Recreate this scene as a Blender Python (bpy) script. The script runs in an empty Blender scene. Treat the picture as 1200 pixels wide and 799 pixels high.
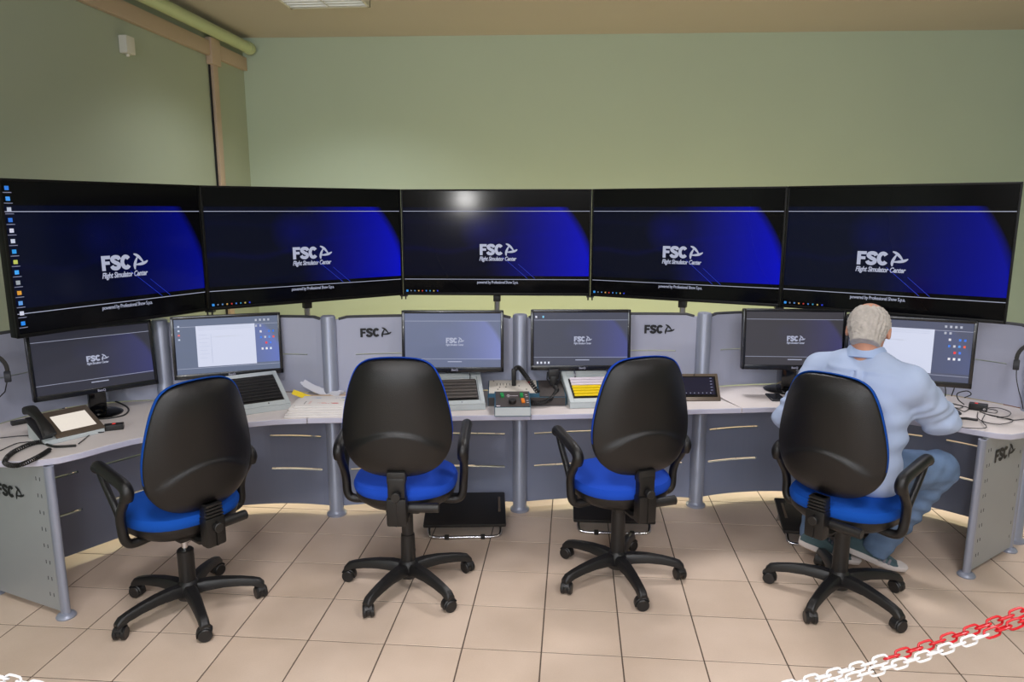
import bpy, bmesh, math, random
import numpy as np
from mathutils import Vector, Matrix, Euler
from math import sin, cos, pi, radians as R, hypot, atan2
random.seed(7)
SC = bpy.context.scene
COL = SC.collection

# ------------------------------------------------------------------ camera
CAM_H = 1.7945
cd = bpy.data.cameras.new('camera'); cam = bpy.data.objects.new('camera', cd); COL.objects.link(cam)
cd.sensor_width = 36; cd.sensor_fit = 'HORIZONTAL'; cd.lens = 36 * 840.4 / 1200
cd.clip_start = .05; cd.clip_end = 60
cam.location = (0, 0, CAM_H); cam.rotation_euler = (pi/2 - .18, 0, .086)
SC.camera = cam
# ------------------------------------------------------------------ world, exposure
w = bpy.data.worlds.new('world'); SC.world = w; w.use_nodes = True
w.node_tree.nodes['Background'].inputs[0].default_value = (.75, .85, 1, 1)
w.node_tree.nodes['Background'].inputs[1].default_value = .25
SC.view_settings.view_transform = 'Standard'; SC.view_settings.look = 'None'
SC.view_settings.gamma = 1; SC.view_settings.use_curve_mapping = False
SC.view_settings.exposure = 0.0
# ------------------------------------------------------------------ lights
def area(name, loc, target, sx, sy, power, col, spread=180):
    l = bpy.data.lights.new(name, 'AREA'); l.shape = 'RECTANGLE'; l.size = sx; l.size_y = sy
    l.energy = power; l.color = col; l.spread = R(spread)
    o = bpy.data.objects.new(name, l); COL.objects.link(o); o.location = loc
    d = Vector(target) - Vector(loc); o.rotation_euler = d.to_track_quat('-Z', 'Y').to_euler(); return o
ROOM_H = 3.4; WX = -3.166; RX = 5.2; BY = -3.2
area('window_daylight', (-.4, BY + .12, 2.86), (0, 3.6, .9), 3.9, .62, 105, (.87, .92, 1))
area('wall_lamp', (-1.28, BY + .2, 2.0), (-.7, 5, 1.9), .26, .2, 34, (1, .98, .96))
FIX = [(-.9, 1.2), (1.5, 1.0), (.2, -1.3)]
for x, y in FIX:
    area('ceiling_tube_light', (x, y, ROOM_H - .1), (x, y, 0), .58, .58, 37, (.99, .965, .98), 150)
REARFIX = [(-1.93, 5.52), (.75, 4.75), (3.1, 4.6)]
for (x, y), pw in zip(REARFIX, (14, 24, 20)):
    area('console_tube_light', (x, y, ROOM_H - .1), (x, y, 0), .58, .58, pw*1.05, (.99, .965, .97), 125)
# warm tubes standing behind the console, aimed at the wall behind it
for x, y in [(-1.9, 5.3), (-.5, 5.6), (.9, 5.6), (2.4, 5.3)]:
    area('floor_tube_light', (x, y, .16), (x, 7.0, .9), 1.1, .08, 9, (1, .80, .34), 170)

for x, y, tx, ty in [(-2.75, 4.0, -2.5, 3.75), (-1.95, 4.45, -1.85, 4.0), (-.85, 4.72, -.85, 4.2), (.25, 4.9, .25, 4.35), (1.25, 5.0, 1.25, 4.5), (2.5, 4.75, 2.15, 4.35)]:
    area('hidden_floor_fill', (x, y, .42), ((x+tx*3)/4, (y+ty*3)/4, -.1), .7, .06, 2.6, (1, .86, .56), 150)  # added fill lamps, brighten the floor strip behind the panels

# ------------------------------------------------------------------ materials
def lin(c):
    return tuple(((v/255)/12.92 if v/255 <= .04045 else ((v/255 + .055)/1.055)**2.4) for v in c)
def mat(name, rgb, rough=.5, metal=0, spec=.5, noise=0, nscale=20, bump=0, bscale=200, coat=0, emit=None, es=0, alpha=1, trans=0):
    m = bpy.data.materials.new(name); m.use_nodes = True; nt = m.node_tree; b = nt.nodes['Principled BSDF']
    c = lin(rgb); b.inputs['Roughness'].default_value = rough; b.inputs['Metallic'].default_value = metal
    b.inputs['Specular IOR Level'].default_value = spec; b.inputs['Coat Weight'].default_value = coat
    b.inputs['Transmission Weight'].default_value = trans
    tc = nt.nodes.new('ShaderNodeTexCoord')
    n = nt.nodes.new('ShaderNodeTexNoise'); n.inputs['Scale'].default_value = nscale; n.inputs['Detail'].default_value = 4
    nt.links.new(tc.outputs['Object'], n.inputs['Vector'])
    mx = nt.nodes.new('ShaderNodeMix'); mx.data_type = 'RGBA'
    k = max(noise, .02)
    mx.inputs[6].default_value = tuple(v*(1-k) for v in c) + (1,); mx.inputs[7].default_value = tuple(min(1, v*(1+k)) for v in c) + (1,)
    nt.links.new(n.outputs['Fac'], mx.inputs[0]); nt.links.new(mx.outputs[2], b.inputs['Base Color'])
    if bump:
        n2 = nt.nodes.new('ShaderNodeTexNoise'); n2.inputs['Scale'].default_value = bscale; n2.inputs['Detail'].default_value = 3
        nt.links.new(tc.outputs['Object'], n2.inputs['Vector'])
        bp = nt.nodes.new('ShaderNodeBump'); bp.inputs['Strength'].default_value = bump; bp.inputs['Distance'].default_value = .003
        nt.links.new(n2.outputs['Fac'], bp.inputs['Height']); nt.links.new(bp.outputs[0], b.inputs['Normal'])
    if emit: b.inputs['Emission Color'].default_value = lin(emit) + (1,); b.inputs['Emission Strength'].default_value = es
    return m
M = {}
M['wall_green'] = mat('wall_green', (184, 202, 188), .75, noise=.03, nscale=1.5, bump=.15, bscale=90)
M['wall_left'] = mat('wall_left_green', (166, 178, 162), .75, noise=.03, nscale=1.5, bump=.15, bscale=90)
M['wall_plain'] = mat('wall_plain', (205, 205, 195), .8)
M['ceil'] = mat('ceiling_plaster', (186, 180, 172), .85, noise=.03, nscale=2)
M['grout'] = mat('grout', (96, 82, 72), .9, noise=.1, nscale=60)
M['pipe'] = mat('pipe_paint', (190, 204, 160), .4)
M['trunk'] = mat('trunking_plastic', (188, 168, 150), .5)
M['white_pl'] = mat('white_plastic', (215, 215, 208), .45)
M['desk'] = mat('desk_laminate', (222, 214, 212), .42, noise=.02, nscale=40)
M['edge'] = mat('desk_edging', (190, 190, 208), .45)
M['alu'] = mat('grey_metal', (152, 158, 176), .38, metal=.3, noise=.02)
M['panel'] = mat('panel_grey', (176, 180, 200), .5, metal=.1, noise=.02, nscale=5)
M['lowpanel'] = mat('low_panel_grey', (132, 140, 164), .5, metal=.1, noise=.03, nscale=5)
M['endpanel'] = mat('end_panel_grey', (160, 164, 168), .45, metal=.2, noise=.02)
M['rubber'] = mat('dark_trim', (52, 54, 60), .6)
M['black'] = mat('black_plastic', (26, 25, 25), .42, noise=.15, nscale=30, bump=.25, bscale=500)
M['chairblack'] = mat('chair_black_plastic', (16, 15, 16), .36, noise=.2, nscale=6, bump=.35, bscale=420)
M['chairleg'] = mat('chair_leg_plastic', (27, 26, 27), .42, noise=.15, nscale=20, bump=.2, bscale=300)
M['gloss'] = mat('gloss_black', (9, 9, 10), .12, coat=.3)
M['bezel'] = mat('bezel_black', (22, 23, 28), .26, coat=.2)
M['tvframe'] = mat('display_frame_black', (9, 9, 10), .45, spec=.25)
M['fabric'] = mat('blue_fabric', (24, 74, 190), .85, noise=.12, nscale=300, bump=.5, bscale=900, spec=.25)
M['fabric_dark'] = mat('blue_fabric_faded', (10, 78, 176), .85, noise=.12, nscale=300, bump=.5, bscale=900, spec=.25)
M['chrome'] = mat('chrome', (205, 205, 210), .15, metal=1)
M['logo'] = mat('logo_black', (22, 24, 28), .5)
M['dark'] = mat('slot_dark', (24, 24, 30), .8)
M['box'] = mat('console_box_grey', (190, 198, 200), .45, noise=.02)
M['boxwhite'] = mat('console_panel_cream', (212, 206, 196), .5)
M['boxdark'] = mat('console_panel_dark', (66, 60, 58), .5, noise=.08)
M['boxblue'] = mat('console_side_blue', (36, 84, 108), .45)
M['stripdark'] = mat('strip_dark', (40, 38, 38), .6, noise=.1)
M['stripgrey'] = mat('strip_grey', (98, 92, 88), .6, noise=.1)
M['yellow'] = mat('yellow_plastic', (245, 215, 25), .4)
M['stripwhite'] = mat('strip_white', (232, 222, 232), .5)
M['clearwhite'] = mat('clear_white_plastic', (222, 224, 236), .35)
M['green'] = mat('green_switch', (20, 140, 70), .4)
M['orange'] = mat('orange_switch', (235, 130, 30), .4)
M['red_pl'] = mat('red_chain_plastic', (200, 24, 34), .35)
M['white_ch'] = mat('white_chain_plastic', (238, 238, 240), .35)
M['paper'] = mat('paper', (228, 224, 222), .7)
M['kraft'] = mat('kraft_paper', (205, 170, 130), .7)
M['tab'] = mat('tablet_frame', (104, 92, 80), .35, metal=.3)
M['skin'] = mat('skin', (206, 150, 124), .55, noise=.1, nscale=25, bump=.15, bscale=120)
M['shirt'] = mat('shirt_cotton', (176, 192, 222), .85, noise=.05, nscale=9, bump=.25, bscale=700, spec=.2)
M['collar'] = mat('shirt_collar', (170, 190, 225), .85, bump=.25, bscale=700, spec=.2)
M['sole'] = mat('shoe_sole', (214, 206, 204), .6)
M['shoe'] = mat('shoe_grey_green', (72, 94, 100), .8, noise=.15, nscale=60, bump=.3, bscale=500)
M['shoe2'] = mat('shoe_stripe', (120, 118, 128), .8)
M['wood'] = mat('brown_wood', (120, 70, 42), .5, noise=.2, nscale=8)
M['navy'] = mat('navy_board', (16, 34, 92), .5)
M['text'] = mat('screen_text_white', (20, 20, 24), .4, emit=(206, 212, 240), es=.62)
M['textdim'] = mat('screen_text_dim', (20, 20, 24), .4, emit=(190, 190, 215), es=.4)
M['white_em'] = mat('window_white', (60, 60, 66), .4, emit=(226, 232, 255), es=.78)
M['louvre'] = mat('louvre_lit', (225, 225, 222), .3, emit=(238, 242, 248), es=.75)
M['phone_lit'] = mat('phone_screen_lit', (30, 30, 30), .1, emit=(240, 230, 218), es=.95, coat=.5)
M['led'] = mat('red_led', (90, 10, 10), .3, emit=(255, 50, 40), es=1)
# hair: mottled grey
m = mat('grey_hair', (192, 186, 180), .9, noise=.35, nscale=38, bump=1, bscale=260, spec=.2); M['hair'] = m
# jeans
m = mat('denim', (104, 126, 158), .9, noise=.5, nscale=9, bump=.5, bscale=500, spec=.15); M['denim'] = m
# tiles: beige stoneware with a fine speckle, tone varied per tile
def tile_mat():
    m = bpy.data.materials.new('beige_tile'); m.use_nodes = True; nt = m.node_tree; b = nt.nodes['Principled BSDF']
    tc = nt.nodes.new('ShaderNodeNewGeometry'); n = nt.nodes.new('ShaderNodeTexNoise'); n.inputs['Scale'].default_value = 3.5; n.inputs['Detail'].default_value = 6
    nt.links.new(tc.outputs['Position'], n.inputs['Vector'])
    n2 = nt.nodes.new('ShaderNodeTexNoise'); n2.inputs['Scale'].default_value = 160; nt.links.new(tc.outputs['Position'], n2.inputs['Vector'])
    oi = nt.nodes.new('ShaderNodeObjectInfo')
    a = nt.nodes.new('ShaderNodeMath'); a.operation = 'MULTIPLY_ADD'; a.inputs[1].default_value = .35; nt.links.new(n2.outputs['Fac'], a.inputs[0]); nt.links.new(n.outputs['Fac'], a.inputs[2])
    a2 = nt.nodes.new('ShaderNodeMath'); a2.operation = 'MULTIPLY_ADD'; a2.inputs[1].default_value = .25; nt.links.new(oi.outputs['Random'], a2.inputs[0]); nt.links.new(a.outputs[0], a2.inputs[2])
    r = nt.nodes.new('ShaderNodeValToRGB'); r.color_ramp.elements[0].position = .35; r.color_ramp.elements[1].position = 1.05
    r.color_ramp.elements[0].color = lin((200, 178, 158)) + (1,); r.color_ramp.elements[1].color = lin((218, 197, 179)) + (1,)
    nt.links.new(a2.outputs[0], r.inputs[0]); nt.links.new(r.outputs[0], b.inputs['Base Color'])
    b.inputs['Roughness'].default_value = .36; b.inputs['Specular IOR Level'].default_value = .4
    return m
M['tile'] = tile_mat()

def screen_mat(name, band=(.17, .845), blue=(.005, .0, .42), base=(.0, .002, .02), lift=(0, 0, 0), rough=.12, strength=1., coverage=1., basecol=(.003, .003, .004), cover_c=(.34, .0), cover_r=1.29, aspect=1.75, spec=.16):
    """A lit display: dark ground, a blue disc swelling to the right, black bars above and below two white rules."""
    m = bpy.data.materials.new(name); m.use_nodes = True; nt = m.node_tree; N = nt.nodes; L = nt.links; b = N['Principled BSDF']
    tc = N.new('ShaderNodeTexCoord'); s = N.new('ShaderNodeSeparateXYZ'); L.new(tc.outputs['Generated'], s.inputs[0])
    def mth(op, a, c=None, d=None, clamp=False):
        n = N.new('ShaderNodeMath'); n.operation = op; n.use_clamp = clamp
        for i, v in enumerate((a, c, d)):
            if v is None: continue
            if isinstance(v, (int, float)): n.inputs[i].default_value = v
            else: L.new(v, n.inputs[i])
        return n.outputs[0]
    x = s.outputs[0]; z = s.outputs[2]
    inband = mth('MULTIPLY', mth('GREATER_THAN', z, band[0]), mth('LESS_THAN', z, band[1]))
    dx = mth('MULTIPLY', mth('SUBTRACT', x, cover_c[0]), aspect); dz = mth('SUBTRACT', z, cover_c[1])
    rr = mth('SQRT', mth('ADD', mth('MULTIPLY', dx, dx), mth('MULTIPLY', dz, dz)))
    disc = mth('MULTIPLY', mth('SUBTRACT', cover_r, rr), 14., clamp=True)
    ramp = mth('POWER', mth('MULTIPLY_ADD', x, 1.75, -.75, clamp=True), 1.5)
    glow = mth('MULTIPLY', mth('SUBTRACT', .22, mth('SQRT', mth('ADD', mth('POWER', mth('MULTIPLY', mth('SUBTRACT', x, .42), 1.75), 2.), mth('POWER', mth('SUBTRACT', z, .62), 2.)))), .6, clamp=True)
    # faint interlaced waves across the middle
    nz = N.new('ShaderNodeTexWave'); nz.wave_type = 'BANDS'; nz.bands_direction = 'Z'; nz.inputs['Scale'].default_value = 1.6; nz.inputs['Distortion'].default_value = 7; nz.inputs['Detail'].default_value = 1.5; nz.inputs['Detail Scale'].default_value = .9
    L.new(tc.outputs['Generated'], nz.inputs['Vector'])
    wav = mth('MULTIPLY', mth('POWER', nz.outputs['Fac'], 14.), mth('MULTIPLY', mth('SUBTRACT', .3, mth('ABSOLUTE', mth('SUBTRACT', z, .48))), .12, clamp=True))
    f = mth('MULTIPLY', mth('MULTIPLY', disc, mth('ADD', mth('ADD', ramp, glow), wav)), inband)
    def col(c, fac):
        cc = N.new('ShaderNodeCombineXYZ')
        for i in range(3): cc.inputs[i].default_value = c[i]
        v = N.new('ShaderNodeVectorMath'); v.operation = 'SCALE'; L.new(cc.outputs[0], v.inputs[0])
        if isinstance(fac, (int, float)): v.inputs['Scale'].default_value = fac
        else: L.new(fac, v.inputs['Scale'])
        return v.outputs[0]
    def add(a, c):
        v = N.new('ShaderNodeVectorMath'); L.new(a, v.inputs[0]); L.new(c, v.inputs[1]); return v.outputs[0]
    e = add(add(col(blue, f), col(base, mth('MULTIPLY', disc, inband))), col(lift, 1.))
    L.new(e, b.inputs['Emission Color']); b.inputs['Emission Strength'].default_value = strength
    b.inputs['Base Color'].default_value = basecol + (1,); b.inputs['Roughness'].default_value = rough; b.inputs['Specular IOR Level'].default_value = spec
    return m
M['tv'] = screen_mat('wall_display_picture', blue=(.0, .001, .46), base=(.0, .0008, .009), cover_c=(.30, 0), cover_r=1.33, basecol=(.004, .004, .005))
M['tvl'] = screen_mat('side_display_picture', blue=(.0, .001, .2), base=(.0, .0012, .012), cover_c=(.30, 0), cover_r=1.33, basecol=(.004, .004, .005))
M['tvr'] = screen_mat('right_display_picture', blue=(.0, .001, .27), base=(.0, .0012, .012), cover_c=(.30, 0), cover_r=1.33, basecol=(.004, .004, .005))
def mon(name, lift, blue=(.02, .02, .2)):
    return screen_mat(name, band=(.14, .86), blue=blue, base=(.0, .0, .0), lift=lift, rough=.32, basecol=(.03, .03, .035), cover_c=(.34, 0), cover_r=1.25, aspect=1.7)  # lift puts washed-out reflections and backlight glow into the emission colour
M['m1'] = mon('monitor_dark_picture', (.022, .023, .036), (.01, .012, .1))
M['m3'] = mon('monitor_picture_pale_haze', (.13, .155, .25), (.06, .07, .26))
M['m4'] = mon('monitor_picture_grey_haze', (.055, .06, .088), (.01, .014, .16))
M['m5'] = mon('monitor_brown_picture', (.04, .038, .045), (.012, .012, .1))
M['m2'] = mon('monitor_desktop_picture', (.12, .15, .23), (.0, .02, .25))
M['m6'] = mon('monitor_slate_picture', (.075, .085, .14), (.0, .01, .06))
M['tabscr'] = mat('tablet_screen', (14, 14, 22), .15, emit=(40, 40, 66), es=.45)

# vertex-coloured flat print (icons, brochure print)
def vcol_mat(name, emit):
    m = bpy.data.materials.new(name); m.use_nodes = True; nt = m.node_tree; b = nt.nodes['Principled BSDF']
    a = nt.nodes.new('ShaderNodeVertexColor'); a.layer_name = 'Col'
    nt.links.new(a.outputs[0], b.inputs['Base Color']); b.inputs['Roughness'].default_value = .6
    if emit: nt.links.new(a.outputs[0], b.inputs['Emission Color']); b.inputs['Emission Strength'].default_value = emit
    return m
M['icons'] = vcol_mat('screen_icons', .36); M['print'] = vcol_mat('brochure_print', 0)

# ------------------------------------------------------------------ mesh builder
class MB:
    def __init__(s): s.v = []; s.f = []; s.c = []
    def add(s, vs, fs, T=None, col=None):
        o = len(s.v)
        for v in vs:
            v = Vector(v); s.v.append(T @ v if T is not None else v)
        for f in fs: s.f.append([i + o for i in f]); s.c.append(col)
        return s
    def box(s, c, d, T=None, bev=0, col=None):
        x, y, z = [q/2 for q in d]; cx, cy, cz = c
        if bev <= 0:
            vs = [(cx+a*x, cy+b*y, cz+e*z) for a in (-1, 1) for b in (-1, 1) for e in (-1, 1)]
            return s.add(vs, [(0, 1, 3, 2), (4, 6, 7, 5), (0, 4, 5, 1), (2, 3, 7, 6), (0, 2, 6, 4), (1, 5, 7, 3)], T, col)
        bm = bmesh.new(); bmesh.ops.create_cube(bm, size=1)
        for v in bm.verts: v.co = Vector((v.co.x*d[0], v.co.y*d[1], v.co.z*d[2]))
        bmesh.ops.bevel(bm, geom=bm.edges[:], offset=min(bev, min(d)*.49), segments=2, profile=.6, affect='EDGES')
        bm.verts.index_update()
        vs = [v.co + Vector(c) for v in bm.verts]; fs = [[v.index for v in f.verts] for f in bm.faces]; bm.free()
        return s.add(vs, fs, T, col)
    def tube(s, pts, r, seg=10, T=None, closed=False, sq=None, caps=True):
        """sweep; r: number or list; sq: (a,b) cross-section scale along side/up"""
        P = [Vector(p) for p in pts]; n = len(P); rs = r if isinstance(r, (list, tuple)) else [r]*n
        vs = []; prev = None
        for i, p in enumerate(P):
            if closed: t = P[(i+1) % n] - P[i-1]
            else: t = P[min(i+1, n-1)] - P[max(i-1, 0)]
            t.normalize()
            if prev is None:
                up = Vector((0, 0, 1)) if abs(t.z) < .9 else Vector((0, 1, 0))
                a = t.cross(up).normalized()
            else:
                a = prev - t*prev.dot(t); a.normalize()
            b = a.cross(t); prev = a
            for k in range(seg):
                th = 2*pi*k/seg; ca, sa = cos(th), sin(th)
                if sq:
                    ca = math.copysign(abs(ca)**.55, ca)*sq[0]; sa = math.copysign(abs(sa)**.55, sa)*sq[1]
                vs.append(p + (a*ca + b*sa)*rs[i])
        fs = []; m = n if closed else n-1
        for i in range(m):
            for k in range(seg):
                j = (i+1) % n
                fs.append((i*seg+k, i*seg+(k+1) % seg, j*seg+(k+1) % seg, j*seg+k))
        if not closed and caps: fs += [tuple(range(seg))[::-1], tuple((n-1)*seg+k for k in range(seg))]
        return s.add(vs, fs, T)
    def lathe(s, prof, seg=20, T=None, axis='z', c=(0, 0, 0)):
        vs = []; n = len(prof)
        for r, h in prof:
            for k in range(seg):
                a = 2*pi*k/seg
                p = {'z': (r*cos(a), r*sin(a), h), 'x': (h, r*cos(a), r*sin(a)), 'y': (r*sin(a), h, r*cos(a))}[axis]
                vs.append((p[0]+c[0], p[1]+c[1], p[2]+c[2]))
        fs = [(i*seg+k, i*seg+(k+1) % seg, (i+1)*seg+(k+1) % seg, (i+1)*seg+k) for i in range(n-1) for k in range(seg)]
        fs += [tuple(range(seg))[::-1], tuple((n-1)*seg+k for k in range(seg))]
        return s.add(vs, fs, T)
    def cyl(s, c, r, h, axis='z', seg=18, T=None, bev=.0):
        b = bev or min(r, h)*.12
        return s.lathe([(max(r-b, 1e-4), -h/2), (r, -h/2+b), (r, h/2-b), (max(r-b, 1e-4), h/2)], seg, T, axis, c)
    def prism(s, out, z0, z1, T=None):
        n = len(out); vs = [(x, y, z0) for x, y in out] + [(x, y, z1) for x, y in out]
        fs = [tuple(range(n))[::-1], tuple(range(n, 2*n))] + [(i, (i+1) % n, n+(i+1) % n, n+i) for i in range(n)]
        return s.add(vs, fs, T)
    def grid(s, fn, nu, nv, T=None):
        vs = [fn(i/nu, j/nv) for j in range(nv+1) for i in range(nu+1)]
        fs = [(j*(nu+1)+i, j*(nu+1)+i+1, (j+1)*(nu+1)+i+1, (j+1)*(nu+1)+i) for j in range(nv) for i in range(nu)]
        return s.add(vs, fs, T)
    def mesh(s, name):
        me = bpy.data.meshes.new(name); me.from_pydata([tuple(v) for v in s.v], [], [tuple(f) for f in s.f]); me.update()
        if any(c is not None for c in s.c):
            ca = me.color_attributes.new('Col', 'FLOAT_COLOR', 'CORNER'); k = 0
            for p, c in zip(me.polygons, s.c):
                for _ in p.loop_indices: ca.data[k].color = lin(c) + (1,) if c else (0, 0, 0, 1); k += 1
        return me

def smooth_by_angle(me, ang=38):
    bm = bmesh.new(); bm.from_mesh(me); bmesh.ops.recalc_face_normals(bm, faces=bm.faces[:])
    for f in bm.faces: f.smooth = True
    for e in bm.edges:
        if len(e.link_faces) == 2: e.smooth = e.calc_face_angle(0) < R(ang)
    bm.to_mesh(me); bm.free()

def put(me, name, material, parent=None, smooth=True, ang=38, label=None, bevel=0, solid=0):
    if smooth: smooth_by_angle(me, ang)
    me.materials.clear(); me.materials.append(material)
    o = bpy.data.objects.new(name, me); COL.objects.link(o)
    if parent is not None: o.parent = parent
    if label: o['label'] = label
    if solid: md = o.modifiers.new('solid', 'SOLIDIFY'); md.thickness = solid; md.offset = 0
    if bevel: md = o.modifiers.new('bevel', 'BEVEL'); md.width = bevel; md.segments = 2; md.limit_method = 'ANGLE'; md.angle_limit = R(40)
    return o
def part(mb, name, material, parent, **k):
    """k world=True: coordinates are world ones and are taken into the thing's frame"""
    if k.pop('world', False):
        r = parent
        while r.parent: r = r.parent
        Ti = (Matrix.Translation(r.location) @ r.rotation_euler.to_matrix().to_4x4()).inverted()
        mb.v = [Ti @ Vector(v) for v in mb.v]
    o = put(mb.mesh(name), name, material, parent, **k)
    if name.endswith('_icons') or name in ('document_rules', 'panel_marks', 'fixing_slots', 'printed_badges'): o['kind'] = 'stuff'
    return o
def thing(name, label, cat, loc=(0, 0, 0), rot=0, group=None):
    o = bpy.data.objects.new(name, None); COL.objects.link(o); o.location = loc
    o.rotation_euler = rot if isinstance(rot, (tuple, Euler)) else (0, 0, rot); o.empty_display_size = .1
    o['label'] = label; o['category'] = cat
    if group: o['group'] = group
    return o
def tag(o, label, cat, group=None):
    o['label'] = label; o['category'] = cat
    if group: o['group'] = group
    return o
def solo(mb, name, material, label, cat, group=None, **k):
    c = sum((Vector(v) for v in mb.v), Vector())/len(mb.v); c.z = min(v[2] for v in mb.v)
    mb.v = [Vector(v)-c for v in mb.v]
    o = part(mb, name, material, None, **k); o.location = c; return tag(o, label, cat, group)
def struct(mb, name, material, **k):
    o = part(mb, name, material, k.pop('parent', None), **k); o['kind'] = 'structure'; return o

_tc = {}
def text_mesh(s, size, off=0., shear=0., ext=0., space=1.):
    key = (s, size, off, shear, ext, space)
    if key not in _tc:
        c = bpy.data.curves.new('lettering', 'FONT'); c.body = s; c.size = size; c.offset = off; c.shear = shear; c.extrude = ext
        c.align_x = 'CENTER'; c.align_y = 'CENTER'; c.resolution_u = 3; c.space_character = space
        o = bpy.data.objects.new('lettering', c); COL.objects.link(o)
        dg = bpy.context.evaluated_depsgraph_get(); me = bpy.data.meshes.new_from_object(o.evaluated_get(dg))
        vs = [v.co.copy() for v in me.vertices]; fs = [tuple(p.vertices) for p in me.polygons]
        bpy.data.objects.remove(o); bpy.data.curves.remove(c); bpy.data.meshes.remove(me); _tc[key] = (vs, fs)
    return _tc[key]
def strokes(mb, pts, w_, T, taper=False):
    n = len(pts); vs = []
    for i, (x, y) in enumerate(pts):
        j = min(i+1, n-1); q = max(i-1, 0); dx, dy = pts[j][0]-pts[q][0], pts[j][1]-pts[q][1]; l = hypot(dx, dy)
        h = w_/2*((.25+.75*sin(pi*(i+.5)/n)) if taper else 1)
        vs += [(x-dy/l*h, y+dx/l*h, 0), (x+dy/l*h, y-dx/l*h, 0)]
    mb.add(vs, [(2*i, 2*i+1, 2*i+3, 2*i+2) for i in range(n-1)], T)
def spline2(P, k=5):
    P = [Vector(p) for p in P]; P = [P[0]*2-P[1]] + P + [P[-1]*2-P[-2]]; out = []
    for i in range(1, len(P)-2):
        a, b, c, d = P[i-1:i+3]
        for j in range(k): t = j/k; out.append(.5*((2*b)+(c-a)*t+(2*a-5*b+4*c-d)*t*t+(3*b-a-3*c+d)*t**3))
    return [(p.x, p.y) for p in out + [P[-2]]]
def knot(mb, c, s, T, th=.30):
    """the three-bladed mark beside the letters: bowed tapering blades crossing round an open centre"""
    for k in range(3):
        a = R(122-120*k); b = a-R(142); P0 = Vector((cos(a), sin(a)))*1.08; P1 = Vector((cos(b), sin(b)))*.60
        n = ((P0+P1)/2).normalized()
        pts = []
        for i in range(10):
            t = i/9; u = P0.lerp(P1, t)+n*.22*4*t*(1-t); pts.append((c[0]+u.x*s*1.05, c[1]+u.y*s*.95))
        strokes(mb, pts, s*th, T, True)
def logo(mb, cap, T):
    """FSC in heavy letters and the three-bladed mark; cap = letter height; centred on T's XY plane"""
    def P(x0, pts): return [(cap*(x0+x), cap*y) for x, y in pts]
    x0 = -1.62; w_ = .27
    def bar(xa, xb, ya, yb): mb.add([(cap*(x0+xa), cap*ya, 0), (cap*(x0+xb), cap*ya, 0), (cap*(x0+xb), cap*yb, 0), (cap*(x0+xa), cap*yb, 0)], [(0, 1, 2, 3)], T)
    bar(0, .26, -.5, .5); bar(.26, .64, .27, .5); bar(.26, .58, -.10, .12)
    strokes(mb, P(x0+.62, spline2([(.68, .20), (.60, .34), (.38, .385), (.19, .32), (.165, .17), (.36, .02), (.58, -.10), (.60, -.27), (.42, -.385), (.18, -.34), (.09, -.20)])), cap*w_, T)
    strokes(mb, P(x0+1.36, [(.40+.27*cos(q), .375*sin(q)) for q in [R(38+284*j/18) for j in range(19)]]), cap*.28, T)
    knot(mb, (cap*1.12, 0), cap*.60, T, .34)
FACE = Matrix.Rotation(pi/2, 4, 'X')          # XY plane -> XZ plane facing -Y

# ------------------------------------------------------------------ the room
T_ = .33; OX, OY = -.3332, 8.1365
fl = struct(MB().box(((WX+RX)/2, (BY+7.6)/2, -.0525), (RX-WX, 7.6-BY, .1)), 'floor', M['grout'], smooth=False)
def tile_mesh(sx, sy):
    g = .0030; b = .0010; x, y = sx/2-g, sy/2-g; vs = []
    for xx, yy, z in ((x, y, -.006), (x, y, -.0008), (x-b, y-b, 0)): vs += [(-xx, -yy, z), (xx, -yy, z), (xx, yy, z), (-xx, yy, z)]
    fs = [(8, 9, 10, 11)] + [(4*k+i, 4*k+(i+1) % 4, 4*k+4+(i+1) % 4, 4*k+4+i) for k in range(2) for i in range(4)]
    return vs, fs
tv_, tf_ = tile_mesh(T_, T_); tm = bpy.data.meshes.new('tile'); tm.from_pydata(tv_, [], tf_); tm.materials.append(M['tile'])
rest = MB(); near = 0
for j in range(-34, 14):
    for i in range(-8, 17):
        cx, cy = (i+.5+OX)*T_, (j+.5+OY)*T_
        if cx-T_/2 < WX: 
            if cx+T_/2 < WX+.03: continue
        if cy < BY or cy > 7.3 or cx > RX: continue
        if -3 <= j <= 7 and i <= 11 and near < 300:
            o = bpy.data.objects.new('tile', tm); COL.objects.link(o); o.parent = fl
            o.location = (cx, cy, random.uniform(-.0004, .0004)); near += 1
        else: rest.add(tv_, tf_, Matrix.Translation((cx, cy, 0)))
o = part(rest, 'floor_tiles', M['tile'], fl, smooth=False); o['kind'] = 'stuff'
BW0 = (WX-.3, 6.93); BW1 = (RX+.3, 7.30)
def wallseg(p, q, z0, z1, th, side):
    d = Vector((q[0]-p[0], q[1]-p[1])).normalized(); n = Vector((-d.y, d.x))*th*side
    return MB().prism([p, q, (q[0]+n.x, q[1]+n.y), (p[0]+n.x, p[1]+n.y)], z0, z1)
struct(wallseg(BW0, BW1, -.1, ROOM_H+.1, .15, 1), 'wall_back', M['wall_green'], smooth=False)
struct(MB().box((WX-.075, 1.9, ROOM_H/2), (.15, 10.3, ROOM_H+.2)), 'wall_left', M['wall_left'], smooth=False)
struct(MB().box((RX+.075, 1.9, ROOM_H/2), (.15, 10.9, ROOM_H+.2)), 'wall_right', M['wall_green'], smooth=False)
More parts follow.
